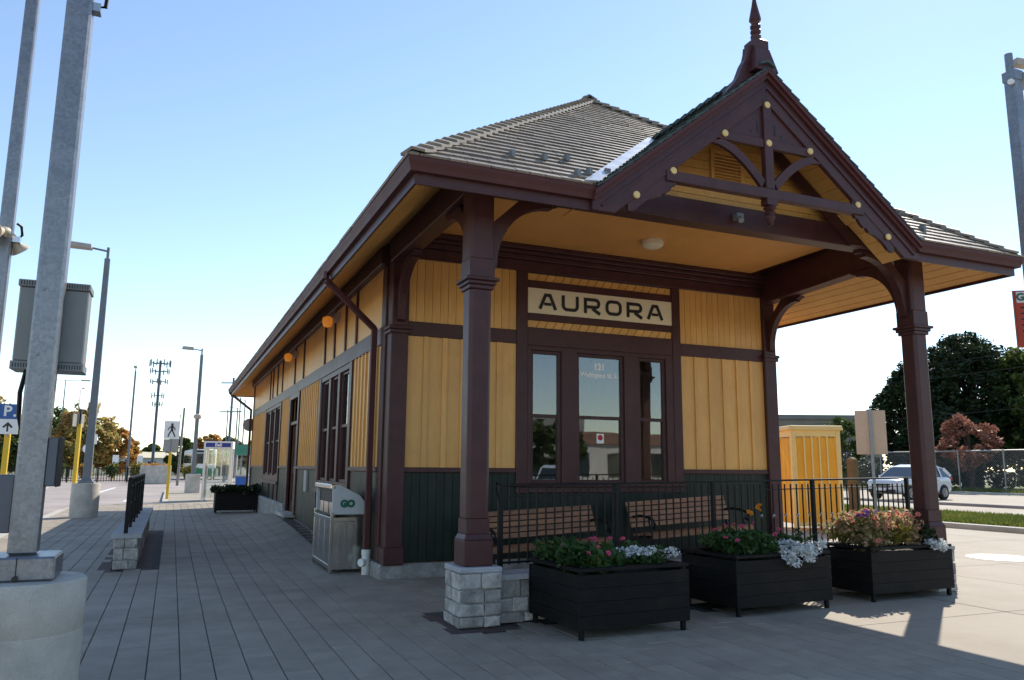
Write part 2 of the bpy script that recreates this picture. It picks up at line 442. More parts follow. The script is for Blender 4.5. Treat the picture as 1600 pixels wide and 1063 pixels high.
M['petal_orange'] = leaf_material('petal_orange', [(.7,.22,.02),(.85,.4,.05)], .3)
M['grass'] = leaf_material('grass_blades', [(.05,.09,.015),(.14,.17,.03),(.26,.25,.06)], .35, pscale=.5)
M['grass_ground'] = material('grass_ground', (.13,.15,.035), .9, .25, 2)
M['shed'] = material('enclosure_yellow_paint', (.80,.58,.22), .5, .05, 3)
M['boss'] = material('boss_yellow', (.78,.55,.22), .5, .05, 5)

# pavers: stains that run across the joints, and gum spots
def weather(m, stain=(.62,.58,.54), amt=.55, scale=.55, gum=True):
    n, l = m.node_tree.nodes, m.node_tree.links; b = n['Principled BSDF']
    src = b.inputs['Base Color'].links[0].from_socket
    geo = n.new('ShaderNodeNewGeometry')
    nz = n.new('ShaderNodeTexNoise'); nz.inputs['Scale'].default_value = scale; nz.inputs['Detail'].default_value = 9; nz.inputs['Roughness'].default_value = .68
    l.new(geo.outputs['Position'], nz.inputs['Vector'])
    mr = n.new('ShaderNodeMapRange'); mr.inputs[1].default_value = .45; mr.inputs[2].default_value = .68; mr.inputs[4].default_value = amt
    l.new(nz.outputs[0], mr.inputs[0])
    mx = n.new('ShaderNodeMix'); mx.data_type = 'RGBA'; mx.blend_type = 'MULTIPLY'
    l.new(mr.outputs[0], mx.inputs[0]); l.new(src, mx.inputs[6]); mx.inputs[7].default_value = (*stain, 1)
    out = mx.outputs[2]
    if gum:
        vo = n.new('ShaderNodeTexVoronoi'); vo.inputs['Scale'].default_value = 2.3
        l.new(geo.outputs['Position'], vo.inputs['Vector'])
        sx = n.new('ShaderNodeSeparateXYZ'); l.new(vo.outputs['Color'], sx.inputs[0])
        th = n.new('ShaderNodeMapRange'); th.inputs[3].default_value = -.03; th.inputs[4].default_value = .05; l.new(sx.outputs[0], th.inputs[0])
        lt = n.new('ShaderNodeMath'); lt.operation = 'LESS_THAN'; l.new(vo.outputs['Distance'], lt.inputs[0]); l.new(th.outputs[0], lt.inputs[1])
        m2 = n.new('ShaderNodeMix'); m2.data_type = 'RGBA'; m2.blend_type = 'MULTIPLY'
        sc = n.new('ShaderNodeMath'); sc.operation = 'MULTIPLY'; sc.inputs[1].default_value = .6; l.new(lt.outputs[0], sc.inputs[0])
        l.new(sc.outputs[0], m2.inputs[0]); l.new(out, m2.inputs[6]); m2.inputs[7].default_value = (.45,.44,.42,1)
        out = m2.outputs[2]
    l.new(out, b.inputs['Base Color'])
weather(M['paver']); weather(M['slab'], (.70,.66,.60), .6, .35); weather(M['road'], (.66,.62,.58), .6, .2, False)
weather(M['stone'], (.6,.58,.56), .5, 3.0, False); weather(M['foundation'], (.5,.48,.46), .6, 2.0, False)
M['vinyl'] = material('white_vinyl', (.92,.92,.92), .5, .01, 3)
M['palewood'] = material('weathered_pole_wood', (.24,.22,.20), .9, .15, 4)
weather(M['yellow'], (.86,.80,.70), .6, 1.6, False); weather(M['maroon'], (.72,.70,.70), .6, 2.2, False); weather(M['ceiling'], (.88,.84,.78), .5, 1.2, False); weather(M['shingle'], (.62,.60,.58), .6, .9, False)
# ================================================================== GROUND
g = MB(); g.v = [(-2500,-2500,-.16),(2500,-2500,-.16),(2500,2500,-.16),(-2500,2500,-.16)]; g.f = [(0,1,2,3)]
tag(g.build('ground', M['dirtground']), kind='structure')

def sstep(a, b, x):
    t = max(0, min(1, (x-a)/(b-a))); return t*t*(3-2*t)
def ramp_z(x, y):
    """the paving climbs to the side door"""
    return .27*sstep(1.2, 2.6, x)*sstep(11.8, 19.2, y)*(1-sstep(20.4, 27.5, y))

def sheet(name, pts, z, mat, thick=.1):
    o = MB().prism(pts, 'z', z-thick, z).build(name, mat)
    return tag(o, kind='structure')

# plaza bed under the pavers (dark joint sand), with the ramp
nx, ny = 48, 100
PX0, PX1, PY0, PY1 = -3.1, -3.1+40*.23333+.002, -9.0, 33.5
m = MB()
xs = np.linspace(PX0, PX1, nx+1); ys = np.linspace(PY0, PY1, ny+1)
for y in ys:
    for x in xs: m.v.append((x, y, ramp_z(x, y)-.012))
for j in range(ny):
    for i in range(nx):
        a = j*(nx+1)+i; m.f.append((a, a+1, a+nx+2, a+nx+1))
plaza = tag(m.build('plaza', M['joint']), kind='structure')

PW, PL = .2333, .35
def paver_mesh(m, x0, x1, y0, y1, dz):
    g_ = .004
    x0 += g_; x1 -= g_; y0 += .0009; y1 -= .0009
    c = [(x0,y0),(x1,y0),(x1,y1),(x0,y1)]
    b = .0035
    n = len(m.v)
    for x, y in c: m.v.append((x, y, ramp_z(x,y)-.03+dz))
    for x, y in c: m.v.append((x, y, ramp_z(x,y)-b+dz))
    cx, cy = (x0+x1)/2, (y0+y1)/2
    for x, y in c: m.v.append((x+math.copysign(b, cx-x), y+math.copysign(b*.25, cy-y), ramp_z(x,y)+dz))
    for k in range(4):
        k2 = (k+1) % 4
        m.f += [(n+k, n+k2, n+4+k2, n+4+k), (n+4+k, n+4+k2, n+8+k2, n+8+k)]
    m.f.append((n+8, n+9, n+10, n+11))
pavers = []
ix = 0
x = PX0
while x + PW <= PX1+.01:
    y = PY0 + (ix % 2)*PL*.5 + .02
    while y + PL <= PY1:
        xc, yc = x+PW/2, y+PL/2
        skip = (-.88 < xc < -.15 and 12.75 < yc < 20.2) or (2.62 < xc and yc > 10.62) or (2.5 < xc < 3.1 and 7.1 < yc < 8.0) or (xc > 3.6 and 7.25 < yc < 10.8) or (xc > 3.0 and 7.25 < yc < 7.6)
        if not skip: pavers.append((x, x+PW, y, y+PL))
        y += PL
    x += PW; ix += 1
# the 300 nearest pavers in the picture are objects of their own
def inview(p):
    xc, yc = (p[0]+p[1])/2, (p[2]+p[3])/2
    d = xc*.394+yc*.919; s = xc*.919-yc*.394
    return d > 4.6 and -.68*d < s < .68*d
order = sorted([p for p in pavers if inview(p)], key=lambda p: ((p[0]+p[1])/2)**2+((p[2]+p[3])/2)**2)
near = set(order[:300])
rest = MB()
for p in pavers:
    dz = rnd.uniform(-.0022, .0022)
    if p in near:
        q = MB(); paver_mesh(q, *p, dz)
        c = ((p[0]+p[1])/2, (p[2]+p[3])/2, 0)
        o = q.build('paver', M['paver'], plaza, off=c); o.location = c
    else:
        paver_mesh(rest, *p, dz)
tag(rest.build('paver_field', M['paver'], plaza), kind='stuff')

# dark edging round the low wall and under the column pier
edg = MB()
for i in range(30):
    y0 = 12.78+i*.245
    for (a, b) in ((-.88,-.70),(-.37,-.16)):
        edg.box(a, b, y0, y0+.24, -.03, .001)
for i in range(3): edg.box(-.88+.245*i, -.88+.245*i+.24, 12.6, 12.775, -.03, .001)
tag(edg.build('edging_brick', M['brickedge'], plaza), kind='stuff')
edg2 = MB()
for i in range(5): edg2.box(2.44+.14*i, 2.44+.14*i+.135, 7.02, 7.18, -.03, .001)
for i in range(6): edg2.box(2.44, 2.58, 7.185+.14*i, 7.185+.14*i+.135, -.03, .001)
for i in range(18): edg2.box(2.42, 2.66, 11.9+i*.4, 11.9+i*.4+.39, -.02, ramp_z(2.5,12.1+i*.4)+.006)
tag(edg2.build('edging_brick', M['brickedge'], plaza), kind='stuff')

# concrete forecourt right of the pavers: slabs with open joints
fore = sheet('forecourt', [(6.236,-9),(19.2,-9),(19.2,40),(6.236,40)], -.012, M['slab'])
for i, x0 in enumerate((6.237, 8.4, 10.6, 12.8, 15.0, 17.2)):
    for j in range(12):
        y0 = -6+j*3.0
        if 6 < x0 < 9 and 7.3 < y0+1.5 < 40 and y0 > 9: continue
        piece('concrete_slab', M['slab'], fore, (x0+1.09 if x0 < 17 else x0+.99, y0+1.49, -.02), (2.184 if x0 < 17 else 1.98, 2.986, .04))
tag(fore, kind='structure')
# kerb, verge, road to the right: strips running along Y
kb = tag(MB().box(19.2, 19.55, -40, 120, -.12, .13).build('kerb', M['kerb'], bevel=.02), kind='structure')
tag(MB().box(19.55, 24.3, -40, 120, -.1, .10).build('verge', M['grass_ground']), kind='structure')
tag(MB().quadbox([(24.3,-40,-.1),(29,-40,-.1),(29,140,-.1),(24.3,140,-.1),(24.3,-40,.06),(29,-40,.13),(29,140,.13),(24.3,140,.06)]).build('service_lane', M['slab']), kind='structure')
tag(MB().box(29, 29.3, -40, 140, -.1, .24).build('kerb', M['road'], bevel=.02), kind='structure')
tag(MB().box(29.3, 44.5, -40, 140, -.1, .15).build('road', M['slab']), kind='structure')
tag(MB().box(44.5, 44.8, -40, 140, -.1, .27).build('kerb', M['kerb']), kind='structure')
tag(MB().box(44.8, 110, -60, 160, -.1, .2).build('verge', M['grass_ground']), kind='structure')

def grass_patch(name, x0, x1, y0, y1, z, n, h, seed):
    rs = np.random.RandomState(seed)
    px, py = rs.uniform(x0, x1, n), rs.uniform(y0, y1, n)
    hh = h*rs.uniform(.5, 1.2, n); a = rs.uniform(0, 2*PI, n); w = .02+.02*rs.rand(n)
    lean = rs.normal(0, .35, (n,2))*hh[:,None]
    v = np.empty((n,3,3))
    v[:,0] = np.stack([px-np.cos(a)*w, py-np.sin(a)*w, np.full(n,z)], 1)
    v[:,1] = np.stack([px+np.cos(a)*w, py+np.sin(a)*w, np.full(n,z)], 1)
    v[:,2] = np.stack([px+lean[:,0], py+lean[:,1], z+hh], 1)
    me = bpy.data.meshes.new(name); me.from_pydata(v.reshape(-1,3).tolist(), [], np.arange(n*3).reshape(-1,3).tolist())
    me.materials.append(M['grass'])
    o = bpy.data.objects.new(name, me); COL.objects.link(o)
    return o
tag(grass_patch('grass', 19.6, 24.3, 6, 30, .10, 42000, .13, 3), 'green and yellowish grass strip between kerb and lane', 'grass', kind='stuff')
tag(grass_patch('grass', 44.9, 50, 15, 60, .20, 9000, .3, 4), 'rough grass along the foot of the chain link fence', 'grass', kind='stuff')

# left: road, kerb and far pavement
sheet('road', [(-60,-60),(-3.45,-60),(-3.45,31.5),(-2.2,33.6),(-1.0,34.2),(-.2,34.9),(-.2,52),(14,52),(14,120),(-60,120)], -.13, M['road'])
kp = [(-3.1,-60),(-3.1,30.4),(-2.9,32.0),(-2.3,33.2),(-1.2,33.9),(-.4,34.4),(-.05,35.2),(-.05,51.8)]
kbm = MB()
for (a, b) in zip(kp[:-1], kp[1:]):
    d = Vector((b[0]-a[0], b[1]-a[1], 0)).normalized(); s = Vector((-d.y, d.x, 0))*.22
    kbm.quadbox([(a[0],a[1],-.15),(b[0],b[1],-.15),(b[0]+s.x,b[1]+s.y,-.15),(a[0]+s.x,a[1]+s.y,-.15),(a[0],a[1],.004),(b[0],b[1],.004),(b[0]+s.x,b[1]+s.y,.004),(a[0]+s.x,a[1]+s.y,.004)])
tag(kbm.build('kerb', M['kerb']), kind='structure')
sheet('pavement', [(-3.1,33.505),(6.23,33.505),(6.23,51.8),(-.05,51.8),(-.05,35.2),(-.4,34.4),(-1.2,33.9)], -.002, M['slab'])
sheet('pavement', [(-3.1,30.4),(-3.105,30.3),(-3.1,33.5)], -.002, M['slab'])
for i, (x0, y0, dx, dy) in enumerate(((-3.9,50,.9,12),(-8,50,.9,12),(-1.9,39,.55,5.5),(-12,50,.9,12))):
    o = MB().quadbox([(x0,y0,-.13),(x0+.18,y0,-.13),(x0+.18+dx*.3,y0+dy,-.13),(x0+dx*.3,y0+dy,-.13),(x0,y0,-.124),(x0+.18,y0,-.124),(x0+.18+dx*.3,y0+dy,-.124),(x0+dx*.3,y0+dy,-.124)]).build('road_marking', M['white'])
    tag(o, kind='structure')
# ================================================================== STATION
XL, XR, YF, YB = 2.70, 9.60, 10.70, 31.0
XE0, XE1, YE0, YE1 = 1.80, 10.33, 6.65, 31.95
XC = 6.065
ZE, MS = 4.36, .775
ZR = ZE + MS*(XC-XE0)
YA0, YA1 = YE0+(XC-XE0), YE1-(XC-XE0)
GA, GZ, GM = 6.15, 4.36, .789
GX0, GX1 = XC-(GA-GZ)/GM, XC+(GA-GZ)/GM
CEIL = 4.88
st = thing('station_building', 'yellow and maroon wooden railway station with open porch and name board', 'station', (XC, 20, 0))
OFF = [XC, 20, 0]

# ---- wall cores with openings -----------------------------------------------------
def wall_core(name, axis, a0, a1, p0, p1, z0, z1, openings, mat, parent):
    """wall slab in a plane, cut round its openings (u0,u1,z0,z1)"""
    us = sorted({a0, a1, *[o[0] for o in openings], *[o[1] for o in openings]})
    m = MB()
    for u0, u1 in zip(us[:-1], us[1:]):
        zz = [(o[2], o[3]) for o in openings if o[0] <= u0+1e-6 and o[1] >= u1-1e-6]
        segs = [(z0, z1)]
        for (b, t) in zz:
            new = []
            for s0, s1 in segs:
                if b > s0: new.append((s0, min(b, s1)))
                if t < s1: new.append((max(t, s0), s1))
            segs = new
        for s0, s1 in segs:
            if s1-s0 < 1e-4: continue
            if axis == 'y': m.box(u0, u1, p0, p1, s0, s1)
            else: m.box(p0, p1, u0, u1, s0, s1)
    return m.build(name, mat, parent)
FW = [(4.90,5.42,1.27,3.27),(5.69,6.54,1.27,3.27),(6.80,7.33,1.27,3.27)]     # front window openings
SW = [(13.35,16.05,1.20,3.20),(22.75,26.25,1.20,3.20),(19.25,20.55,.38,3.18)] # side openings: two windows, one door
front = wall_core('front_wall', 'y', XL+.1, XR-.1, YF+.03, YF+.2, 0, CEIL+.3, FW, M['yellow_dark'], st)
side = wall_core('side_wall', 'x', YF+.2, YB, XL+.03, XL+.2, 0, CEIL, SW, M['yellow_dark'], st)
right_w = MB().box(XR-.2, XR-.03, YF+.2, YB, 0, CEIL).build('side_wall', M['yellow'], st)
back_w = MB().box(XL+.03, XR-.03, YB, YB+.15, 0, CEIL).build('rear_wall', M['yellow'], st)
MB().box(XL+.2, XR-.2, YF+.2, YB, .30, .34).build('interior_floor', M['interior_floor'], st)
MB().box(XL+.2, XR-.2, 16.9, 17.0, .34, CEIL).build('partition_wall', M['interior'], st)
ceil = MB().box(2.95, 9.05, 7.55, YF+.03, CEIL, CEIL+.05).build('porch_ceiling', M['ceiling'], st)
MB().box(XL+.2, XR-.2, YF+.2, YB, CEIL+.01, CEIL+.06).build('interior_ceiling', M['interior'], st)

# ---- boards: lower yellow panels with battens, upper matchboard, dark green dado ----
def boards_y(parent, name, mat, x0, x1, z0, z1, w, ypl, t=.02, gap=.006):
    n = max(1, round((x1-x0)/w)); ww = (x1-x0)/n
    for i in range(n):
        piece(name, mat, parent, (x0+ww*(i+.5), ypl-t/2+rnd.uniform(-.0015,.0015), (z0+z1)/2), (ww-gap, t, z1-z0))
    return n, ww
def boards_x(parent, name, mat, y0, y1, z0, z1, w, xpl, t=.02, gap=.006):
    n = max(1, round((y1-y0)/w)); ww = (y1-y0)/n
    for i in range(n):
        piece(name, mat, parent, (xpl-t/2+rnd.uniform(-.0015,.0015), y0+ww*(i+.5), (z0+z1)/2), (t, ww-gap, z1-z0))
    return n, ww
WY = YF+.03
for (a, b) in ((2.96,4.66),(7.63,9.36)):
    n, ww = boards_y(front, 'board', M['yellow'], a, b, 1.49, 3.35, .275, WY)
    for i in range(1, n):
        piece('batten', M['yellow'], front, (a+ww*i, WY-.032, 2.42), (.075 if a < 5 else .045, .024, 1.86))
    boards_y(front, 'matchboard', M['yellow'], a, b, 3.56, 4.49, .118, WY)
    boards_y(front, 'dado_board', M['green'], a, b, .2, 1.42, .125, WY)
boards_y(front, 'dado_board', M['green'], 4.66, 7.63, .2, 1.13, .125, WY)
# strips of slanting boards above and below the name board
for (z0, z1) in ((4.36,4.47),(3.62,3.73)):
    n = 18
    for i in range(n):
        x0 = 4.84+2.63*i/n; s = .07
        q = MB(); w = 2.63/n-.008
        xa, xb = x0+.004, x0+w
        q.prism([(xa,z0),(xb,z0),(min(xb+s,7.47),z1),(min(xa+s,7.466),z1)] if i else [(4.84,z0),(xb,z0),(xb+s,z1),(4.84,z1)], 'y', WY-.02, WY)
        q.build('slant_board', M['yellow'], front)

# front trim: posts, rails, cornice
def trim(m, name='trim_rail', parent=None, bevel=.006):
    return m.build(name, M['maroon'], parent or front, bevel=bevel)
def beam(name, x0, x1, y0, y1, z0, z1, parent=st, bevel=.008):
    return MB().box(x0, x1, y0, y1, z0, z1).build(name, M['maroon'], parent, bevel=bevel)
FY = WY-.045
beam('dado_rail', 2.96, 4.66, FY-.015, WY, 1.42, 1.49, front); beam('dado_rail', 7.63, 9.36, FY-.015, WY, 1.42, 1.49, front)
beam('belt_rail', 2.96, 4.66, FY, WY, 3.35, 3.56, front); beam('belt_rail', 7.63, 9.36, FY, WY, 3.35, 3.56, front)
beam('window_post', 4.66, 4.84, FY-.012, WY, 1.12, 4.49, front); beam('window_post', 7.47, 7.63, FY-.012, WY, 1.12, 4.49, front)
beam('board_frame', 4.84, 7.47, FY, WY, 4.24, 4.36, front); beam('board_frame', 4.84, 7.47, FY, WY, 3.73, 3.845, front)
beam('board_frame', 4.84, 7.47, FY, WY, 4.47, 4.49, front); beam('window_head', 4.84, 7.47, FY, WY, 3.34, 3.62, front)
cor = MB()
cor.box(2.7, 9.5, WY-.06, WY, 4.49, 4.66); cor.box(2.7, 9.5, WY-.10, WY, 4.66, 4.74); cor.box(2.7, 9.5, WY-.14, WY, 4.74, 4.80); cor.box(2.7, 9.5, WY-.19, WY, 4.80, 4.879)
cor.build('cornice', M['maroon'], front, bevel=.01)
# the name board
nb = MB().box(4.84, 7.47, FY+.005, WY, 3.845, 4.24).build('name_board', M['sign_cream'], front)
tag(nb, 'cream board lettered AURORA in black')
off = Vector(OFF)
def stroke(m_, pts, w, y0, y1, closed=False):
    """monoline stroke with mitred joints in the XZ plane"""
    P_ = [Vector((p[0], p[1])) for p in pts]; n = len(P_); Lf, Rt = [], []
    for i in range(n):
        if closed: d0, d1 = (P_[i]-P_[i-1]).normalized(), (P_[(i+1)%n]-P_[i]).normalized()
        else:
            d0 = (P_[i]-P_[max(i-1,0)]).normalized() if i else (P_[1]-P_[0]).normalized()
            d1 = (P_[min(i+1,n-1)]-P_[i]).normalized() if i < n-1 else d0
        t = (d0+d1).normalized(); nn = Vector((-t.y, t.x)); k = w/2/max(.4, nn.dot(Vector((-d0.y, d0.x))))
        Lf.append(P_[i]+nn*k); Rt.append(P_[i]-nn*k)
    for i in range(n if closed else n-1):
        j = (i+1) % n
        m_.prism([tuple(Rt[i]), tuple(Rt[j]), tuple(Lf[j]), tuple(Lf[i])], 'y', y0, y1)
def rounded(x0, x1, z0, z1, r, n=5, part='all'):
    out = []
    for (cx, cz, a0) in ((x1-r,z1-r,0),(x0+r,z1-r,90),(x0+r,z0+r,180),(x1-r,z0+r,270)):
        for k in range(n+1):
            a = R(a0+90*k/n); out.append((cx+r*math.cos(a), cz+r*math.sin(a)))
    return out
LW, LH, SWd = .30, .250, .052
def letter(ch, x, z):
    m_ = MB(); x0, x1, z0, z1 = x+SWd/2, x+LW-SWd/2, z+SWd/2, z+LH-SWd/2; y0, y1 = FY-.003, FY+.004
    if ch == 'A':
        stroke(m_, [(x0-.012,z),(x0+.085,z1),(x1-.085,z1),(x1+.012,z)], SWd, y0, y1)
        m_.box(x0+.062, x1-.062, y0-.0006, y1-.0006, z+.060, z+.105)
    elif ch == 'U':
        stroke(m_, [(x0,z+LH)]+[q for q in rounded(x0,x1,z0,z1+.1,.065) if q[1] < z+LH*.6][:12]+[(x1,z+LH)], SWd, y0, y1)
    elif ch == 'O':
        stroke(m_, rounded(x0,x1,z0,z1,.075), SWd, y0, y1, True)
    elif ch == 'R':
        m_.box(x0-SWd/2, x0+SWd/2, y0, y1, z, z+LH)
        zm_ = z+.105
        bow = [q for q in rounded(x0+.0,x1-.005,zm_,z1,.058)]
        right = [q for q in bow if q[0] > x0+.12]
        right = sorted([q for q in right if q[1] >= (zm_+z1)/2], key=lambda q: q[0]-q[1]) + sorted([q for q in right if q[1] < (zm_+z1)/2], key=lambda q: -q[0]-q[1])
        stroke(m_, [(x0+SWd/2,z1)]+right+[(x0+SWd/2,zm_)], SWd, y0, y1)
        stroke(m_, [(x0+.125,zm_-SWd/2+.002),(x1+.015,z)], SWd*1.05, y0-.0006, y1-.0006)
    return m_.build('letter', M['sign_black'], nb)
for i_, ch in enumerate('AURORA'): letter(ch, 5.03+i_*(LW+.0925), 3.918)

# ---- pilasters at the corners ------------------------------------------------------
def pilaster(xc, yc, w, name='pilaster'):
    m = MB()
    m.box(xc-w/2, xc+w/2, yc-w/2, yc+w/2, .18, 4.5)
    m.box(xc-w/2-.03, xc+w/2+.03, yc-w/2-.03, yc+w/2+.03, 3.36, 3.42)
    m.box(xc-w/2-.045, xc+w/2+.045, yc-w/2-.045, yc+w/2+.045, 3.42, 3.47)
    m.box(xc-w/2-.02, xc+w/2+.02, yc-w/2-.02, yc+w/2+.02, .18, .42)
    return m.build(name, M['maroon'], st, bevel=.012)
pilaster(2.835, YF+.06, .25); pilaster(9.48, YF+.06, .25)
MB().box(XL-.02, XL+.1, YF+.19, YF+.42, .2, 4.4).build('corner_board', M['maroon'], st, bevel=.008)
# foundation
fo = MB(); fo.box(XL-.05, XR+.05, YF-.03, YB+.1, -.05, .19)
fo.box(XL-.09, XL+.02, 20.62, YB+.1, -.05, .55)
fo.build('foundation', M['foundation'], st, bevel=.02)

# ---- front windows ------------------------------------------------------------------
def sash_window(u0, u1, z0, z1, zm, plane, axis, parent, blind=0):
    """double hung window: casing, two sashes, two panes; plane = outer face of the opening"""
    def bx(m, a, b, p0, p1, c, d):
        return m.box(a, b, p0, p1, c, d) if axis == 'y' else m.box(p0, p1, a, b, c, d)
    w = MB(); t = .05; d0, d1 = plane+.03, plane+.10
    bx(w, u0-.01, u0+t, d0, d1, z0, z1); bx(w, u1-t, u1+.01, d0, d1, z0, z1)
    bx(w, u0+t, u1-t, d0, d1, z1-t, z1); bx(w, u0+t, u1-t, d0, d1, z0, z0+t)
    win = w.build('window', M['maroon'], parent, bevel=.005)
    s = MB(); bx(s, u0+t, u1-t, d0+.005, d1-.01, zm-.025, zm+.025); s.build('meeting_rail', M['maroon'], win)
    p = MB(); bx(p, u0+t, u1-t, d0+.03, d0+.036, zm+.025, z1-t); p.build('pane', M['glass'], win)
    p = MB(); bx(p, u0+t, u1-t, d0+.045, d0+.051, z0+t, zm-.025); p.build('pane', M['glass'], win)
    if blind:
        b = MB(); bx(b, u0, u1, d1+.08, d1+.085, z0+(z1-z0)*(1-blind), z1); b.build('blind', M['blind'], win)
    return win
fws = []
for (a, b, c, d) in FW:
    fws.append(sash_window(a, b, c, d, 2.275, WY-.04, 'y', front))
cs = MB()
for (a, b) in ((4.84,4.90),(5.42,5.69),(6.54,6.80),(7.33,7.47)):
    cs.box(a, b, FY, WY, 1.27, 3.34)
for (a, b, c, d) in FW: cs.box(a, b, FY, WY, 3.27, 3.34)
cs.build('window_casing', M['maroon'], front, bevel=.006)
MB().box(4.84, 7.47, FY-.01, WY, 1.13, 1.215).box(4.62, 7.67, FY-.06, WY, 1.215, 1.27).build('window_sill', M['maroon'], front, bevel=.008)
# lettering and a sticker on the middle panes
pw = fws[1]
text_part('121', .135, M['vinyl'], pw, facing(Vector((6.115, WY+.0185, 3.075))-off, (1,0,0), (0,0,1)), extrude=.0005, offset=.008)
text_part('Wellington St. E.', .10, M['vinyl'], pw, facing(Vector((6.115, WY+.0185, 2.945))-off, (1,0,0), (0,0,1)), extrude=.0005, offset=.004)
stk = MB().box(6.06, 6.19, WY+.026, WY+.029, 1.88, 2.03).build('sticker', M['sign_white'], pw)
MB().lathe([(.030,0),(.045,0),(.045,.002),(.030,.002)], (6.125, WY+.0255, 1.97), 20, axis=(0,-1,0)).build('symbol', M['redprint'], pw)
MB().bar((6.095, WY+.0245, 2.0), (6.155, WY+.0245, 1.94), .003, .012, (0,-1,0)).build('symbol', M['redprint'], pw)
MB().prism([(5.745,1.33),(5.81,1.33),(5.775,1.75),(5.76,1.75)], 'y', YF+.30, YF+.31).build('green_sliver', M['busgreen'], front)  # thin green sliver, tapering upward, set behind the middle window's glass

# ---- side wall ---------------------------------------------------------------------
SXp = XL+.03
beam('belt_rail', SXp-.05, SXp, YF+.42, YB, 3.26, 3.52, side)
segs = [(YF+.42,13.1),(16.3,19.05),(20.75,22.5),(26.5,YB-.1)]
for (a, b) in segs:
    n, ww = boards_x(side, 'board', M['yellow'], a, b, 1.49, 3.26, .26, SXp)
    for i in range(1, n): piece('batten', M['yellow'], side, (SXp-.034, a+ww*i, 2.375), (.028, .05, 1.77))
    beam('dado_rail', SXp-.06, SXp, a, b, 1.42, 1.49, side)
    boards_x(side, 'dado_board', M['green'], a, b, .2, 1.42, .16, SXp)
for (a, b) in ((13.1,16.3),(22.5,26.5)):
    boards_x(side, 'dado_board', M['green'], a, b, .2, 1.0, .16, SXp)
boards_x(side, 'upper_board', M['yellow'], YF+.42, YB-.1, 3.52, 4.42, 1.35, SXp)
for y in (12.93,13.85,14.9,15.92,18.74,20.2,22.64,23.77,24.9,25.6):
    piece('batten', M['maroon'], side, (SXp-.036, y, 3.97), (.032, .09, .9))
beam('eave_cornice', SXp-.13, SXp, YF+.2, YB+.15, 4.42, 4.72, side)
beam('corner_board', XL-.02, XL+.1, YB-.1, YB+.17, .2, 4.42, side)
for (y0, y1, k) in ((13.1,16.3,0),(22.5,26.5,1)):
    cs = MB()
    cs.box(SXp-.055, SXp, y0, y0+.2, 1.0, 3.26); cs.box(SXp-.055, SXp, y1-.2, y1, 1.0, 3.26)
    o0, o1 = y0+.25, y1-.25
    cs.box(SXp-.045, SXp+.1, y0+.2, y1-.2, 3.16, 3.255); cs.box(SXp-.09, SXp, y0-.03, y1+.03, .98, 1.06); cs.box(SXp-.045, SXp+.1, y0+.2, y1-.2, 1.06, 1.22)
    cs.box(SXp-.045, SXp+.1, y0+.2, o0, 1.22, 3.16); cs.box(SXp-.045, SXp+.1, o1, y1-.2, 1.22, 3.16)
    w3 = (o1-o0)/3
    for j in (1, 2): cs.box(SXp-.045, SXp+.12, o0+w3*j-.09, o0+w3*j+.09, 1.22, 3.16)
    cs.build('window_casing', M['maroon'], side, bevel=.005)
    for j in range(3):
        sash_window(o0+w3*j+(.09 if j else 0), o0+w3*(j+1)-(.09 if j < 2 else 0), 1.22, 3.16, 2.2, SXp-.03, 'x', side)
    # little posts below the sill
    for yy in (y0+.1, y0+1.0, (y0+y1)/2+.2, y1-.1):
        piece('sill_post', M['maroon'], side, (SXp-.03, yy, .6), (.05, .09, .78))
# door
dr = MB(); dr.box(SXp-.06, SXp+.05, 19.05, 19.25, .36, 3.26); dr.box(SXp-.06, SXp+.05, 20.55, 20.75, .36, 3.26); dr.box(SXp-.06, SXp+.05, 19.25, 20.55, 3.14, 3.26); dr.box(SXp-.03, SXp+.05, 19.25, 20.55, 2.5, 2.58)
dr.build('door_frame', M['maroon'], side, bevel=.006)
door = MB().box(SXp+.07, SXp+.12, 19.25, 20.55, .38, 2.5).box(SXp+.055, SXp+.07, 19.25, 20.55, .38, .62).box(SXp+.055, SXp+.07, 19.25, 19.4, .62, 2.5).box(SXp+.055, SXp+.07, 20.4, 20.55, .62, 2.5).box(SXp+.055, SXp+.07, 19.4, 20.4, 1.3, 1.42).build('door', M['maroon'], side, bevel=.004)
MB().tube([(SXp+.05,19.4,1.45),(SXp-.03,19.4,1.45),(SXp-.03,19.5,1.45)], .014, 8).build('door_handle', M['stainless'], side)
MB().box(SXp+.06, SXp+.066, 19.25, 20.55, 2.58, 3.14).build('transom_pane', M['glass'], side)
MB().box(XL-.25, XL+.05, 19.1, 20.7, .30, .385).build('door_sill', M['concrete'], st, bevel=.01)
# two amber wall lamps under the eave
for (y, z) in ((14.6,4.19),(20.05,4.20)):
    b = MB().box(SXp-.1, SXp-.02, y-.09, y+.09, z-.02, z+.14).tube([(SXp-.06,y,z+.06),(SXp-.2,y,z+.06)], .05, 10).build('wall_lamp', M['lamp_head'], side)
    MB().lathe([(.02,-.13),(.075,-.11),(.10,-.03),(.09,.05),(.03,.08)], (SXp-.24, y, z), 14).build('amber_globe', M['amber'], b, smooth=True)
# small board on the side near the bin, round plate on the far corner
MB().box(SXp-.06, SXp-.02, 17.4, 17.75, .95, 1.4).build('notice_plate', M['sign_grey'], side)
MB().lathe([(.24,0),(.24,.05)], (XL-.12, YB+.1, 3.0), 20, axis=(0,-1,0)).build('round_plate', M['sign_grey'], side)

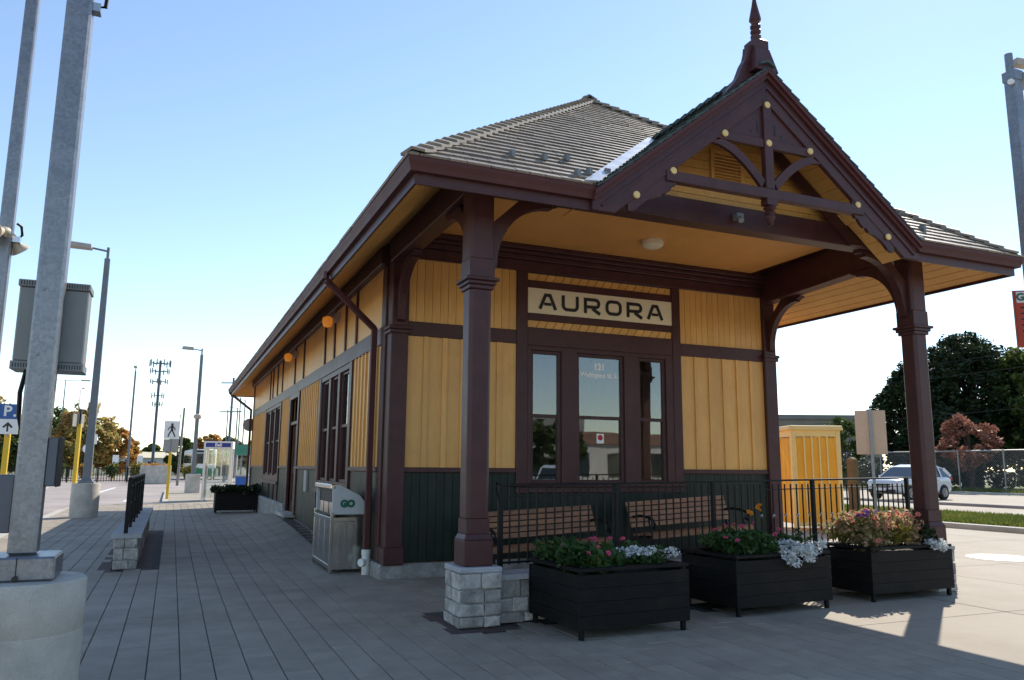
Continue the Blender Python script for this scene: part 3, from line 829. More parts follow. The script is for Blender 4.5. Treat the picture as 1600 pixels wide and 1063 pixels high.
# ---- porch columns -----------------------------------------------------------------
CY = 7.42
def stone_course(parent, x0, x1, y0, y1, z0, z1, faces, rows, name='stone'):
    """blocks laid in rows over the faces of a pier or wall"""
    hs = [rnd.uniform(.6, 1.5) for _ in range(rows)]; k = (z1-z0)/sum(hs); z = z0
    for h in hs:
        h *= k
        for fc in faces:
            a0, a1 = (x0, x1) if fc in 'sn' else (y0, y1)
            a = a0
            while a < a1-.02:
                w = rnd.uniform(.10, .30)
                if a1-(a+w) < .1: w = a1-a
                pr_ = rnd.uniform(-.006, .016); g_ = .008
                L = w-g_; c = a+w/2
                t = .05+pr_
                if fc == 's': p = (c, y0+.05-t/2-.05*0, z+h/2); s = (L, t, h-g_)
                elif fc == 'n': p = (c, y1-.05+t/2, z+h/2); s = (L, t, h-g_)
                elif fc == 'w': p = (x0+.05-t/2, c, z+h/2); s = (t, L, h-g_)
                else: p = (x1-.05+t/2, c, z+h/2); s = (t, L, h-g_)
                # rough block: jittered box
                q = MB(); q.cbox((0,0,0), s)
                q.v = [(vx+rnd.uniform(-.009,.009), vy+rnd.uniform(-.009,.009), vz+rnd.uniform(-.007,.007)) for vx, vy, vz in q.v]
                o = q.build(name, M['stone'], parent, off=(0,0,0)); o.location = (p[0]-OFF[0], p[1]-OFF[1], p[2]-OFF[2])
                bv = o.modifiers.new('bevel', 'BEVEL'); bv.width = .012; bv.segments = 2
                a += w
        z += h
def octagon(w, c):
    h = w/2
    return [(-h+c,-h),(h-c,-h),(h,-h+c),(h,h-c),(h-c,h),(-h+c,h),(-h,h-c),(-h,-h+c)]
def column(xc, hw=.205):
    pier = MB().box(xc-hw+.025, xc+hw-.025, CY-.19, CY+.21, 0, .5).build('pier', M['mortar'], st)
    stone_course(pier, xc-hw, xc+hw+.01, CY-.215, CY+.235, 0, .50, 'swen', 4)
    cp = MB().box(xc-hw-.01, xc+hw+.02, CY-.225, CY+.245, .50, .555)
    cp.v = [(a+rnd.uniform(-.006,.006), b+rnd.uniform(-.006,.006), c+rnd.uniform(-.004,.004)) for a, b, c in cp.v]
    cp.build('pier_cap', M['capstone'], pier, bevel=.012)
    col = MB().box(xc-.15, xc+.15, CY-.15, CY+.15, .556, .80)
    col.quadbox([(xc-.15,CY-.15,.80),(xc+.15,CY-.15,.80),(xc+.15,CY+.15,.80),(xc-.15,CY+.15,.80),(xc-.12,CY-.12,.86),(xc+.12,CY-.12,.86),(xc+.12,CY+.12,.86),(xc-.12,CY+.12,.86)])
    col.prism([(xc+a, CY+b) for a, b in octagon(.24, .0)], 'z', .86, 1.0)
    col.prism([(xc+a, CY+b) for a, b in octagon(.24, .03)], 'z', 1.0, 3.30)
    col.box(xc-.135, xc+.135, CY-.135, CY+.135, 3.30, 3.345); col.box(xc-.155, xc+.155, CY-.155, CY+.155, 3.345, 3.385); col.box(xc-.18, xc+.18, CY-.18, CY+.18, 3.385, 3.42)
    col.prism([(xc+a, CY+b) for a, b in octagon(.27, .0)], 'z', 3.42, 3.62)
    col.prism([(xc+a, CY+b) for a, b in octagon(.27, .025)], 'z', 3.62, 4.38)
    return col.build('column', M['maroon'], st, bevel=.008)
CXL, CXR = 2.785, 9.08
c_left, c_right = column(CXL), column(CXR, .17)

def bracket(px, py, dx, dy, w=.11, reach=.82, zt=4.375, drop=.82, name='bracket'):
    """curved brace from a post to the beam above it, in direction (dx,dy)"""
    r = reach; pts = [(0, zt-drop*.42), (r*.44, zt-.001), (r, zt-.001), (r-.02, zt-.035), (r-.06, zt-.035), (r-.075, zt-.06), (r-.11, zt-.05)]
    n = 10
    for i in range(n+1):
        t = PI/2*(1-i/n)
        pts.append((r*.87-(r*.79)*math.cos(t)*1.0, zt-.06-(drop-.10)+(drop-.12)*math.sin(t)))
    pts += [(.055, zt-drop), (0, zt-drop-.03)]
    m = MB(); k = len(pts); s = Vector((-dy, dx, 0))
    for a in (-w/2, w/2):
        for (u, z) in pts: m.v.append((px+dx*u+s.x*a, py+dy*u+s.y*a, z))
    m.f.append(tuple(range(k))); m.f.append(tuple(range(2*k-1, k-1, -1)))
    for i in range(k):
        j = (i+1) % k; m.f.append((i, k+i, k+j, j))
    return m.build(name, M['maroon'], st)
bracket(CXL+.13, CY, 1, 0); bracket(CXL, CY+.13, 0, 1); bracket(CXR-.13, CY, -1, 0); bracket(CXR+.0, CY+.13, 0, 1)
bracket(2.835, YF-.06, 0, -1); bracket(9.48, YF-.06, 0, -1)
# beams over the columns
beam('porch_beam', CXL-.13, CXR+.13, CY-.11, CY+.11, 4.38, 4.66)
beam('porch_beam', CXL-.12, CXL+.12, CY+.115, YF-.05, 4.385, 4.93)
sb = MB().quadbox([(CXR-.12,CY+.115,4.385),(CXR+.12,CY+.115,4.385),(9.6,YF-.05,4.385),(9.36,YF-.05,4.385),(CXR-.12,CY+.115,4.93),(CXR+.12,CY+.115,4.93),(9.6,YF-.05,4.93),(9.36,YF-.05,4.93)])
sb.build('porch_beam', M['maroon'], st, bevel=.008)
MB().box(2.66, 2.69, CY, YF, 4.5, 4.95).build('beam_fascia', M['maroon'], st)
MB().lathe([(.16,0),(.165,.03),(.155,.075),(.11,.105),(.02,.115)], (6.41, 9.61, CEIL), 20, axis=(0,0,-1)).build('ceiling_lamp', M['sign_cream'], ceil, smooth=True)
MB().box(6.03, 6.13, CY-.19, CY-.11, 4.47, 4.55).tube([(6.08,CY-.15,4.5),(6.05,CY-.24,4.44)], .035, 10).build('sensor_light', M['steel_box'], st)

# ---- eaves: soffit boards, fascia, gutter -----------------------------------------
sof = MB()
SZ = 4.13
def soffit(p, n, name='soffit_board'):
    """quad p = outer0, outer1, inner1, inner0 split into n boards parallel to the eave"""
    P = [Vector(q) for q in p]
    nrm = (P[1]-P[0]).cross(P[3]-P[0]).normalized()*.012
    for i in range(n):
        a, b = i/n+.004, (i+1)/n-.004
        q = [P[0].lerp(P[3],a), P[1].lerp(P[2],a), P[1].lerp(P[2],b), P[0].lerp(P[3],b)]
        m_ = MB().quadbox([tuple(v) for v in q]+[tuple(v+nrm) for v in q])
        m_.build(name, M['yellow'], soffit_root)
soffit_root = MB().box(XE0+.2, XE0+.22, YE0+.3, YE1-.3, SZ+.2, SZ+.22).build('soffit', M['yellow_dark'], st)
dI = .80
soffit([(XE0+.09,YE0+.09,SZ),(XE0+.09,YE1-.09,SZ),(XE0+.09+dI,YE1-.09-dI,SZ+dI*MS),(XE0+.09+dI,YE0+.09+dI,SZ+dI*MS)], 8)
soffit([(XE1-.09,YE0+.09,SZ),(XE1-.09,YE1-.09,SZ),(XE1-.09-dI,YE1-.09-dI,SZ+dI*MS),(XE1-.09-dI,YE0+.09+dI,SZ+dI*MS)], 8)
soffit([(XE0+.09,YE1-.09,SZ),(XE1-.09,YE1-.09,SZ),(XE1-.09-dI,YE1-.09-dI,SZ+dI*MS),(XE0+.09+dI,YE1-.09-dI,SZ+dI*MS)], 8)
soffit([(XE0+.09,YE0+.09,SZ),(GX0+.12,YE0+.09,SZ),(GX0+.12,YE0+.09+dI,SZ+dI*MS),(XE0+.09+dI,YE0+.09+dI,SZ+dI*MS)], 8)
soffit([(GX1-.12,YE0+.09,SZ),(XE1-.09,YE0+.09,SZ),(XE1-.09-dI,YE0+.09+dI,SZ+dI*MS),(GX1-.12,YE0+.09+dI,SZ+dI*MS)], 8)
def fascia(x0, y0, x1, y1, nx_, ny_):
    """fascia board with a gutter in front, outward normal (nx,ny)"""
    P0, P1 = Vector((x0,y0,0)), Vector((x1,y1,0)); n = Vector((nx_,ny_,0))
    def strip(pr, m):
        k = len(pr); b = len(m.v)
        d = (P1-P0).normalized()
        for P, e in ((P0,-1),(P1,1)):
            for (o, z) in pr:
                q = P+n*o+d*(e*o if MIT[0 if e < 0 else 1] else 0); m.v.append((q.x,q.y,z))
        m.f.append(tuple(range(b,b+k))); m.f.append(tuple(range(b+2*k-1,b+k-1,-1)))
        for i in range(k):
            j = (i+1)%k; m.f.append((b+i,b+k+i,b+k+j,b+j))
        return m
    strip([(-.11,4.10),(-.085,4.10),(-.085,4.30),(-.11,4.30)], MB()).build('fascia', M['maroon'], st)
    strip([(-.084,4.205),(-.03,4.205),(-.02,4.25),(.0,4.30),(.0,4.345),(-.012,4.345),(-.012,4.305),(-.03,4.255),(-.04,4.217),(-.084,4.217)], MB()).build('gutter', M['maroon_gutter'], st)
MIT = (True, True)
fascia(XE0, YE1, XE0, YE0, -1, 0); fascia(XE1, YE0, XE1, YE1, 1, 0); fascia(XE1, YE1, XE0, YE1, 0, 1)
MIT = (True, False)
fascia(XE0, YE0, GX0+.06, YE0, 0, -1)
MIT = (False, True)
fascia(GX1-.06, YE0, XE1, YE0, 0, -1)
# downspouts
ds = MB().tube([(XE0+.03,11.0,4.24),(XE0+.03,11.0,4.12)], .042, 4).bar((XE0+.03,11.0,4.11),(XL-.10,11.22,3.50),.085,.075).bar((XL-.10,11.22,3.52),(XL-.10,11.22,.30),.085,.075,(0,1,0))
ds.build('downspout', M['maroon_gutter'], st, bevel=.008)
MB().bar((XE0+.03,YE1-.5,4.2),(XL-.10,YB-.05,3.55),.08,.075).bar((XL-.10,YB-.05,3.57),(XL-.10,YB-.05,.3),.08,.075,(0,1,0)).build('downspout', M['maroon_gutter'], st)

# ---- roof ---------------------------------------------------------------------------
deck = MB()
e = .03
A, B_, C_, D = (XE0,YE0,ZE-e),(XE1,YE0,ZE-e),(XE1,YE1,ZE-e),(XE0,YE1,ZE-e)
P, Q = (XC,YA0,ZR-e),(XC,YA1,ZR-e)
deck.v = [A,B_,C_,D,P,Q]; deck.f = [(3,0,4,5),(1,2,5,4),(2,3,5)]
# front hip face left and right of the gable
v1, v2, vt = (GX0,YE0,ZE-e), (GX1,YE0,ZE-e), (XC, YE0+(GA-ZE)/MS, GA-e)
n = len(deck.v); deck.v += [v1, v2, vt]
deck.f += [(0,n,n+2,4),(n+1,1,4,n+2)]
ga = (XC, YE0-.03, GA-e); gl = (GX0-.02, YE0-.03, GZ-e-.016); gr = (GX1+.02, YE0-.03, GZ-e-.016)
n2 = len(deck.v); deck.v += [ga, gl, gr]
deck.f += [(n2+1, n2, n+2, n), (n2, n2+2, n+1, n+2)]
roof = deck.build('roof', M['yellow_dark'], st)
def shingle_face(O, U, V, ulim, L, expo, wmin, wmax, zoff=0.0):
    """shingles over a face: O origin, U along eave, V up the slope (unit), ulim(v)->list of (u0,u1); returns corner lists"""
    O, U, V = Vector(O), Vector(U).normalized(), Vector(V).normalized(); N = U.cross(V).normalized()
    out = []; v = 0.0
    while v < L-.02:
        vt_ = min(v+expo*1.35, L)
        for (a0, a1), (b0, b1) in zip(ulim(v), ulim(vt_)):
            lo, hi = min(a0,b0), max(a1,b1); u = lo-rnd.uniform(0,wmin)
            while u < hi:
                w = rnd.uniform(wmin, wmax); g_ = .004
                c0, c1 = u+g_, u+w-g_; u += w
                p = [max(c0,a0), min(c1,a1), min(c1,b1), max(c0,b0)]
                if p[1]-p[0] < .01 and p[2]-p[3] < .01: continue
                if p[1] < p[0]: p[0] = p[1] = (p[0]+p[1])/2
                if p[2] < p[3]: p[2] = p[3] = (p[2]+p[3])/2
                j = rnd.uniform(-.004,.004); h = .022+rnd.uniform(-.002,.004)
                q = []
                for (uu, vv, hh) in ((p[0],v+j,.012),(p[1],v+j,.012),(p[2],vt_,.001),(p[3],vt_,.001),(p[0],v+j,.012+h),(p[1],v+j,.012+h),(p[2],vt_,.010),(p[3],vt_,.010)):
                    q.append(O+U*uu+V*vv+N*(hh+zoff))
                out.append(q)
        v += expo
    return out
sl = math.sqrt(1+MS*MS)
run = XC-XE0
def front_lim(v):
    t = v/sl
    tv = (GA-ZE)/MS
    l0, r1 = t, (XE1-XE0)-t
    if t < tv:
        k = MS/GM
        return [(l0, GX0-XE0+k*t-.07), (GX1-XE0-k*t+.07, r1)]
    return [(l0, (l0+r1)/2), ((l0+r1)/2, r1)]
EXPO = .158
sh = shingle_face((XE0,YE0-.0,ZE-e), (1,0,0), (0,1,MS), front_lim, run*sl, EXPO, .14, .30)
def sh_key(q):                       # the ones that show largest: lower rows left of the gable
    c = sum(q[:4], Vector())/4
    return (c.x > GX0+1.2)*100 + c.z
sh.sort(key=sh_key)
rest = MB()
for i, q in enumerate(sh):
    if i < 300:
        c = sum(q, Vector())/8
        m_ = MB().quadbox([tuple(p-c) for p in q])
        o = m_.build('shingle', M['shingle'], roof, off=(0,0,0)); o.location = c-off
    else: rest.quadbox([tuple(p) for p in q])
def tri_lim(Lu, t2):
    def f(v):
        t = v/sl; return [(t, Lu-t)]
    return f
for q in shingle_face((XE0,YE1,ZE-e), (0,-1,0), (1,0,MS), tri_lim(YE1-YE0, 1), run*sl, EXPO, .2, .42): rest.quadbox([tuple(p) for p in q])
for q in shingle_face((XE1,YE0,ZE-e), (0,1,0), (-1,0,MS), tri_lim(YE1-YE0, 1), run*sl, EXPO, .2, .42): rest.quadbox([tuple(p) for p in q])
for q in shingle_face((XE1,YE1,ZE-e), (-1,0,0), (0,-1,MS), tri_lim(XE1-XE0, 1), run*sl, EXPO, .2, .42): rest.quadbox([tuple(p) for p in q])
tag(rest.build('shingle_field', M['shingle'], roof), kind='stuff')
# gable slopes: dark green weathered shingles
gs = MB(); gsl = math.sqrt(1+GM*GM); gl_len = (XC-GX0+.02)*gsl
def gab_lim(sgn):
    def f(v):
        x = v/gsl-.02
        t = max(0, x*GM/MS)
        return [(0, t+.04)] if sgn > 0 else [(-(t+.04), 0)]
    return f
for q in shingle_face((GX1+.02,YE0-.04,GZ-e-.016), (0,1,0), (-1,0,GM), gab_lim(1), gl_len, EXPO, .14, .30): gs.quadbox([tuple(p) for p in q])
for q in shingle_face((GX0-.02,YE0-.04,GZ-e-.016), (0,-1,0), (1,0,GM), gab_lim(-1), gl_len, EXPO, .14, .30): gs.quadbox([tuple(p) for p in q])
tag(gs.build('gable_shingles', M['green_edge'], roof), kind='stuff')
# hip and ridge caps
def caps(p0, p1, n, mat, name='hip_cap', w=.13, up_=(0,0,1)):
    p0, p1 = Vector(p0), Vector(p1); d = (p1-p0)/n; L = d.length
    dn = d.normalized(); s = dn.cross(Vector((0,0,1))).normalized(); u = s.cross(dn)
    for i in range(n):
        a = p0+d*i; b = a+d*1.3
        m_ = MB()
        for (P_, h) in ((a, .055),(b, .02)):
            for k in (-1, 0, 1):
                q = P_+s*(k*w)+u*(h-(abs(k)*w*.38)); m_.v.append(tuple(q))
            for k in (-1, 0, 1):
                q = P_+s*(k*w)+u*(h-.028-(abs(k)*w*.38)); m_.v.append(tuple(q))
        m_.f = [(0,1,7,6),(1,2,8,7),(3,9,10,4),(4,10,11,5),(0,3,4,1),(1,4,5,2),(6,7,10,9),(7,8,11,10),(0,6,9,3),(2,5,11,8)]
        c = a.lerp(b,.5)
        o = m_.build(name, mat, roof, off=tuple(c)); o.location = c-off
caps((XE0+.05,YE0+.05,ZE+.03), (XC,YA0,ZR), 36, M['cap'])
caps((XE1-.05,YE0+.05,ZE+.03), (XC,YA0,ZR), 36, M['cap'])
caps((XC,YA0-.05,ZR+.02), (XC,YA1,ZR+.02), 60, M['shingle'], 'ridge_cap')
caps((XC,YE0-.03,GA+.02), (XC,YE0+(GA-ZE)/MS,GA+.02), 14, M['green_edge'], 'ridge_cap', .1)
MB().lathe([(.05,0),(.06,.03),(.04,.06),(.012,.08)], (XC, YA0, ZR+.02), 10).build('ridge_knob', M['black'], roof)
# valley flashing either side of the gable
for sx in (-1, 1):
    x0 = XC+sx*(XC-GX0); a = Vector((x0,YE0+.02,ZE+.012)); b = Vector((XC,YE0+(GA-ZE)/MS,GA+.012))
    fo_ = Vector((sx*.155, 0, 0)); go = Vector((-sx*.02, 0, GM*.02))
    tp = [a+fo_, a+go, b+go, b+fo_*.9]
    m_ = MB().quadbox([tuple(q) for q in tp]+[tuple(q+Vector((0,-.012,.016))) for q in tp])
    m_.build('valley_flashing', M['flashing'], roof)
# snow guards
for (x, t) in ((3.02,.42),(3.42,.48),(3.75,.60),(3.65,.16),(3.84,.26),(4.12,.36),(8.9,.35)):
    y = YE0+t; z = ZE+MS*t
    m_ = MB().quadbox([(x-.02,y-.03,z-.01),(x+.02,y-.03,z-.01),(x+.02,y+.08,z+.05),(x-.02,y+.08,z+.05),(x-.02,y-.03,z+.062),(x+.02,y-.03,z+.062),(x+.02,y+.03,z+.088),(x-.02,y+.03,z+.088)])
    m_.build('snow_guard', M['steel_box'], roof)

# ---- gable front ---------------------------------------------------------------------
def gz(x, drop): return GA-GM*abs(x-XC)-drop
gable = MB()
xo = (XC-GX0)+.05
def rake(m_, d0, d1, y0, y1, x_in=0.0, x_out=None, zmin=4.092):
    """sloping strip between two drops below the roof line, cut level at zmin"""
    x_out = xo if x_out is None else x_out
    xc_ = (GA-d1-zmin)/GM
    for s in (-1, 1):
        pts = [(XC+s*x_in, gz(XC+s*x_in,d0)), (XC+s*x_out, gz(XC+s*x_out,d0))]
        if xc_ < x_out: pts += [(XC+s*x_out, zmin), (XC+s*xc_, zmin)]
        else: pts += [(XC+s*x_out, gz(XC+s*x_out,d1))]
        pts += [(XC+s*x_in, gz(XC+s*x_in,d1))]
        m_.prism(pts if s > 0 else pts[::-1], 'y', y0, y1)
rake(gable, .055, .43, YE0+.03, YE0+.09, 0, xo+.0)
bb = gable.build('barge_board', M['maroon'], st, bevel=.006)
mo = MB(); rake(mo, .03, .085, YE0-.035, YE0+.03); mo.build('rake_moulding', M['maroon_gutter'], bb)
mo = MB(); rake(mo, .085, .14, YE0-.005, YE0+.029); mo.build('rake_moulding', M['maroon_gutter'], bb)
GY0, GY1 = YE0+.035, YE0+.085
mo = MB(); rake(mo, .235, .262, YE0+.012, YE0+.0298, 0, xo-.1); mo.build('rake_moulding', M['maroon'], bb)
# lower scalloped brackets
for s in (-1, 1):
    pts = []
    for (dx, dz) in ((1.26,.42),(1.26,.60),(1.30,.62),(1.33,.60),(1.37,.63),(1.42,.63),(1.46,.60),(1.50,.615),(1.58,.575),(1.66,.55),(1.74,.545),(1.80,.56),(1.85,.545),(1.90,.505),(1.90,.42)):
        pts.append((XC+s*dx, gz(XC+dx, dz)))
    MB().prism(pts if s < 0 else pts[::-1], 'y', GY0+.004, GY1-.004).build('scalloped_bracket', M['maroon'], bb)
tb = MB().box(XC-1.42, XC+1.42, GY0-.02, GY1+.02, 4.545, 4.665).build('tie_beam', M['maroon'], bb, bevel=.006)
kp_ = MB().box(XC-.06, XC+.06, GY0-.015, GY1+.015, 4.666, 5.74).build('king_post', M['maroon'], bb, bevel=.006)
MB().box(XC-.70, XC-.061, GY0, GY1, 5.16, 5.265).box(XC+.061, XC+.70, GY0, GY1, 5.16, 5.265).build('collar', M['maroon'], bb, bevel=.006)
# pendant under the king post
pd = MB().box(XC-.075, XC+.075, GY0-.03, GY1+.03, 4.47, 4.544)
pd.lathe([(.05,4.47),(.075,4.44),(.045,4.41),(.065,4.385),(.045,4.36),(.062,4.34),(.05,4.31),(.03,4.28),(.036,4.26),(.012,4.235)], (XC, (GY0+GY1)/2, 0), 14)
pd.build('pendant', M['maroon'], bb, smooth=True)
# pierced panels beside the king post, above the collar
for s in (-1, 1):
    x1_ = .60
    pts = [(XC+s*.06, 5.266), (XC+s*x1_, 5.266), (XC+s*x1_*1.0, gz(XC+x1_, .42)-.0), (XC+s*.06, gz(XC+.06,.42))]
    pan = MB().prism(pts if s > 0 else pts[::-1], 'y', GY0+.022, GY0+.040).build('pierced_panel', M['maroon'], bb)
    MB().lathe([(.018,0),(.018,.003)], (XC+s*.22, GY0+.0215, 5.345), 10, axis=(0,-1,0)).build('piercing', M['sign_black'], pan)
    MB().box(XC+s*.13-.012, XC+s*.13+.012, GY0+.018, GY0+.0215, 5.34, 5.43).build('piercing', M['sign_black'], pan)
    MB().lathe([(.018,0),(.018,.003)], (XC+s*.13, GY0+.0215, 5.455), 10, axis=(0,-1,0)).build('piercing', M['sign_black'], pan)
    # curved brace from the collar end down to the foot of the king post
    o_, i_ = [], []
    for k in range(11):
        t = k/10; x = .70-.64*t
        z = 5.16-.46*(t**1.9) ; o_.append((XC+s*(x+.02), z+.0)); i_.append((XC+s*(x-.05 if x > .12 else x-.02), z-.12 if k else z-.06))
    top = [(XC+s*(.66-.60*(k/10)), 5.16-.40*((k/10)**1.7)) for k in range(11)]
    bot = [(XC+s*(.80-.68*(k/10)), 5.10-.43*((k/10)**1.9)) for k in range(11)]
    pts = top+bot[::-1]
    m_ = MB()
    for k in range(10):
        quad = [top[k], top[k+1], bot[k+1], bot[k]]
        m_.prism(quad if s < 0 else quad[::-1], 'y', GY0+.003, GY1-.003)
    m_.build('curved_brace', M['maroon'], bb)
# round bosses
for (dx, z) in ((0,5.685),(-.62,5.225),(.62,5.225),(0,5.215),(-1.33,4.665),(1.33,4.665),(-1.80,4.325),(1.80,4.325)):
    MB().lathe([(.041,0),(.041,.012),(.035,.020),(.026,.022)], (XC+dx, GY0-.006 if dx == 0 else YE0+.03, z), 16, axis=(0,-1,0)).build('boss', M['boss'], bb)
# gable infill wall behind, with rake trims and louvre
IY = CY+.02
infill = MB()
yb = YE0+.09
for r_ in range(12):
    z0 = 4.665+r_*.115; z1 = z0+.108
    hw0, hw1 = (GA-.10-z0)/GM, (GA-.10-z1)/GM
    if hw1 < .05: break
    MB().prism([(XC-hw0,z0),(XC+hw0,z0),(XC+hw1,z1),(XC-hw1,z1)], 'y', IY, IY+.02).build('infill_board', M['yellow'], bb)
MB().prism([(XC-1.7,4.665),(XC+1.7,4.665),(XC,6.0)], 'y', IY+.021, IY+.03).build('infill_backing', M['yellow_dark'], bb)
mo = MB(); rake(mo, .125, .31, CY-.15, CY-.112, 0, 1.84)
for s in (-1, 1):
    t3 = [(XC+s*1.84, gz(XC+1.84,.125)), (XC+s*2.07, gz(XC+2.07,.125)), (XC+s*2.07, 4.386), (XC+s*1.84, 4.386)]
    mo.prism(t3 if s > 0 else t3[::-1], 'y', CY-.15, CY-.112)
mo.build('rake_trim', M['maroon'], bb)
lv = MB().box(XC-.25, XC-.20, IY-.03, IY-.001, 4.92, 5.40).box(XC+.20, XC+.25, IY-.03, IY-.001, 4.92, 5.40).box(XC-.20, XC+.20, IY-.03, IY-.001, 5.35, 5.40).box(XC-.20, XC+.20, IY-.03, IY-.001, 4.92, 4.97).build('louvre', M['yellow'], bb)
for k in range(9): piece('louvre_slat', M['yellow'], lv, (XC, IY-.018, 4.99+k*.042), (.40, .008, .045), (R(-38),0,0))
# gable soffit boards under the overhang
for s in (-1, 1):
    n = 16
    for k in range(n):
        x0 = XC+s*(.03+k*(xo+.02)/n); x1_ = XC+s*(.03+(k+1)*(xo+.02)/n-.008)
        zA, zB = gz(x0,.10), gz(x1_,.10)
        yi = CY-.151
        p = [(x0,yb,zA),(x1_,yb,zB),(x1_,yi,zB),(x0,yi,zA)]
        if s < 0: p = [p[1],p[0],p[3],p[2]]
        MB().quadbox(p+[(a,b,c+.015) for a,b,c in p]).build('gable_soffit_board', M['yellow'], bb)
# finial on the gable peak
FYc = YE0+.16
fin = MB()
prof = []
for s in (-1, 1):
    cur = [(.50,gz(XC+.50,-.02)),(.49,gz(XC+.49,-.05)),(.40,gz(XC+.40,-.075)),(.32,gz(XC+.32,-.13)),(.25,6.19),(.20,6.27),(.175,6.36),(.165,6.44)]
    prof.append([(XC+s*a, z) for a, z in cur])
fin.prism(prof[0]+[(XC-.12,6.46),(XC+.12,6.46)]+prof[1][::-1]+[(XC,GA+.01)], 'y', FYc-.05, FYc+.05)
fin.quadbox([(XC-.17,FYc-.17,6.1),(XC+.17,FYc-.17,6.1),(XC+.17,FYc+.17,6.1),(XC-.17,FYc+.17,6.1),(XC-.105,FYc-.105,6.42),(XC+.105,FYc-.105,6.42),(XC+.105,FYc+.105,6.42),(XC-.105,FYc+.105,6.42)])
fin.box(XC-.10, XC+.10, FYc-.10, FYc+.10, 6.42, 6.53)
fin.quadbox([(XC-.10,FYc-.10,6.53),(XC+.10,FYc-.10,6.53),(XC+.10,FYc+.10,6.53),(XC-.10,FYc+.10,6.53),(XC-.06,FYc-.06,6.57),(XC+.06,FYc-.06,6.57),(XC+.06,FYc+.06,6.57),(XC-.06,FYc+.06,6.57)])
fb = fin.build('finial', M['maroon'], st, bevel=.004)
MB().lathe([(.05,6.57),(.062,6.60),(.062,6.625),(.045,6.645),(.062,6.665),(.062,6.69),(.045,6.71),(.062,6.73),(.062,6.755),(.045,6.775),(.05,6.80),(.07,6.825),(.07,6.85),(.035,7.02),(.012,7.16),(.002,7.2)], (XC, FYc, 0), 16).build('spire', M['maroon'], fb, smooth=True)
OFF = [0, 0, 0]
# ================================================================== NEAR THINGS
# ---- porch ramp floor, low stone wall and railing ------------------------------------
tag(MB().quadbox([(3.6,7.9,-.06),(9.6,7.9,-.06),(9.6,10.66,-.06),(3.6,10.66,-.06),(3.6,7.9,.006),(9.6,7.9,.30),(9.6,10.66,.30),(3.6,10.66,.006)]).build('porch_ramp', M['concrete']), kind='structure')

WX0, WX1 = 3.0, 9.75
WROT = math.atan2(.75, 6.75)              # the wall drifts back a little to the right
sw = thing('low_stone_wall', 'low stone wall with pale coping under the porch railing', 'wall', (WX0, 7.42, 0), WROT)
L_ = (WX1-WX0)/math.cos(WROT)
core = MB().box(.01, L_-.01, -.09, .09, 0, .41).build('wall_core', M['mortar'], sw)
stone_course(core, 0, L_, -.12, .12, 0, .41, 's', 3)
x = .01
while x < L_-.05:
    w = min(.9, L_-.01-x)
    piece('coping', M['capstone'], core, (x+w/2, 0, .437), (w-.008, .30, .052)); x += w

rl = thing('porch_railing', 'black metal railing of thin balusters along the porch front', 'railing', (3.07, 7.424, .463), WROT)
RL = L_-.09
def rail_z(x): return .852 + .0125*x
MB().bar((0,0,rail_z(0)),(RL,0,rail_z(RL)),.05,.022).build('top_rail', M['black'], rl, bevel=.004)
MB().bar((0,0,rail_z(0)-.11),(RL,0,rail_z(RL)-.11),.03,.012).build('upper_rail', M['black'], rl)
MB().bar((0,0,.097),(RL,0,.097),.03,.02).build('bottom_rail', M['black'], rl)
posts = (0, 1.45, 2.88, 4.62, RL-.12)
for xp in posts:
    MB().box(xp-.024, xp+.024, -.024, .024, .001, rail_z(xp)+.012).build('post', M['black'], rl, bevel=.004)
for i in range(1, int(RL/.108)):
    x = i*.108
    if min(abs(x-q) for q in posts) < .045: continue
    piece('baluster', M['black'], rl, (x, 0, .467), (.014, .014, .78))
    if i % 2 == 0 and x > 3.6:
        MB().lathe([(.010,-.020),(.022,0),(.010,.020)], (x, 0, .47), 10).build('baluster_knob', M['stainless'], rl, smooth=True)
MB().tube([(0,0,rail_z(0)+.012),(-.05,-.015,rail_z(0)+.03),(-.055,-.02,rail_z(0)-.03),(-.01,-.02,rail_z(0)-.16)], .013, 8).build('handrail_end', M['black'], rl)

# ---- benches ---------------------------------------------------------------------------
def make_bench(label):
    b = thing('bench', label, 'bench', group='slatted benches on the porch')
    L = 1.86
    for k in range(5):                                   # back slats
        z = .47+.075*k; y = .20+.028*k
        piece('back_slat', M['benchwood'], b, (0, y, z+.05), (L, .026, .062), (R(-18),0,0))
    for k in range(6):                                   # seat slats
        piece('seat_slat', M['benchwood'], b, (0, -.27+.078*k, .425-.006*k), (L, .066, .028))
    piece('front_slat', M['benchwood'], b, (0, -.312, .40), (L, .026, .06))
    for s in (-1, 1):
        x = s*(L/2-.06)
        m_ = MB()
        m_.tube([(x,-.30,0),(x,-.27,.10),(x,-.22,.25),(x,-.26,.40)], .022, 8)
        m_.tube([(x,.30,0),(x,.24,.14),(x,.17,.30),(x,.19,.42),(x,.30,.74),(x,.335,.87)], .022, 8)
        m_.tube([(x,-.26,.39),(x,.19,.37)], .02, 8)
        m_.tube([(x,-.25,.16),(x,-.02,.24),(x,.22,.18)], .014, 8)
        m_.build('end_frame', M['black'], b, smooth=True)
        arm = [(x,.22,.64),(x,.05,.665),(x,-.15,.655),(x,-.26,.62),(x,-.30,.56),(x,-.27,.51),(x,-.22,.53),(x,-.24,.57)]
        MB().tube(arm, .02, 8).tube([(x,-.22,.42),(x,-.18,.52),(x,-.16,.65)], .014, 8).build('arm_rest', M['black'], b, smooth=True)
    return b
b1 = make_bench('slatted wooden bench with black iron ends nearest the left stone pier')
b1.location = (4.78, 9.9, .075); b1.rotation_euler = (0, R(-2.6), R(2))
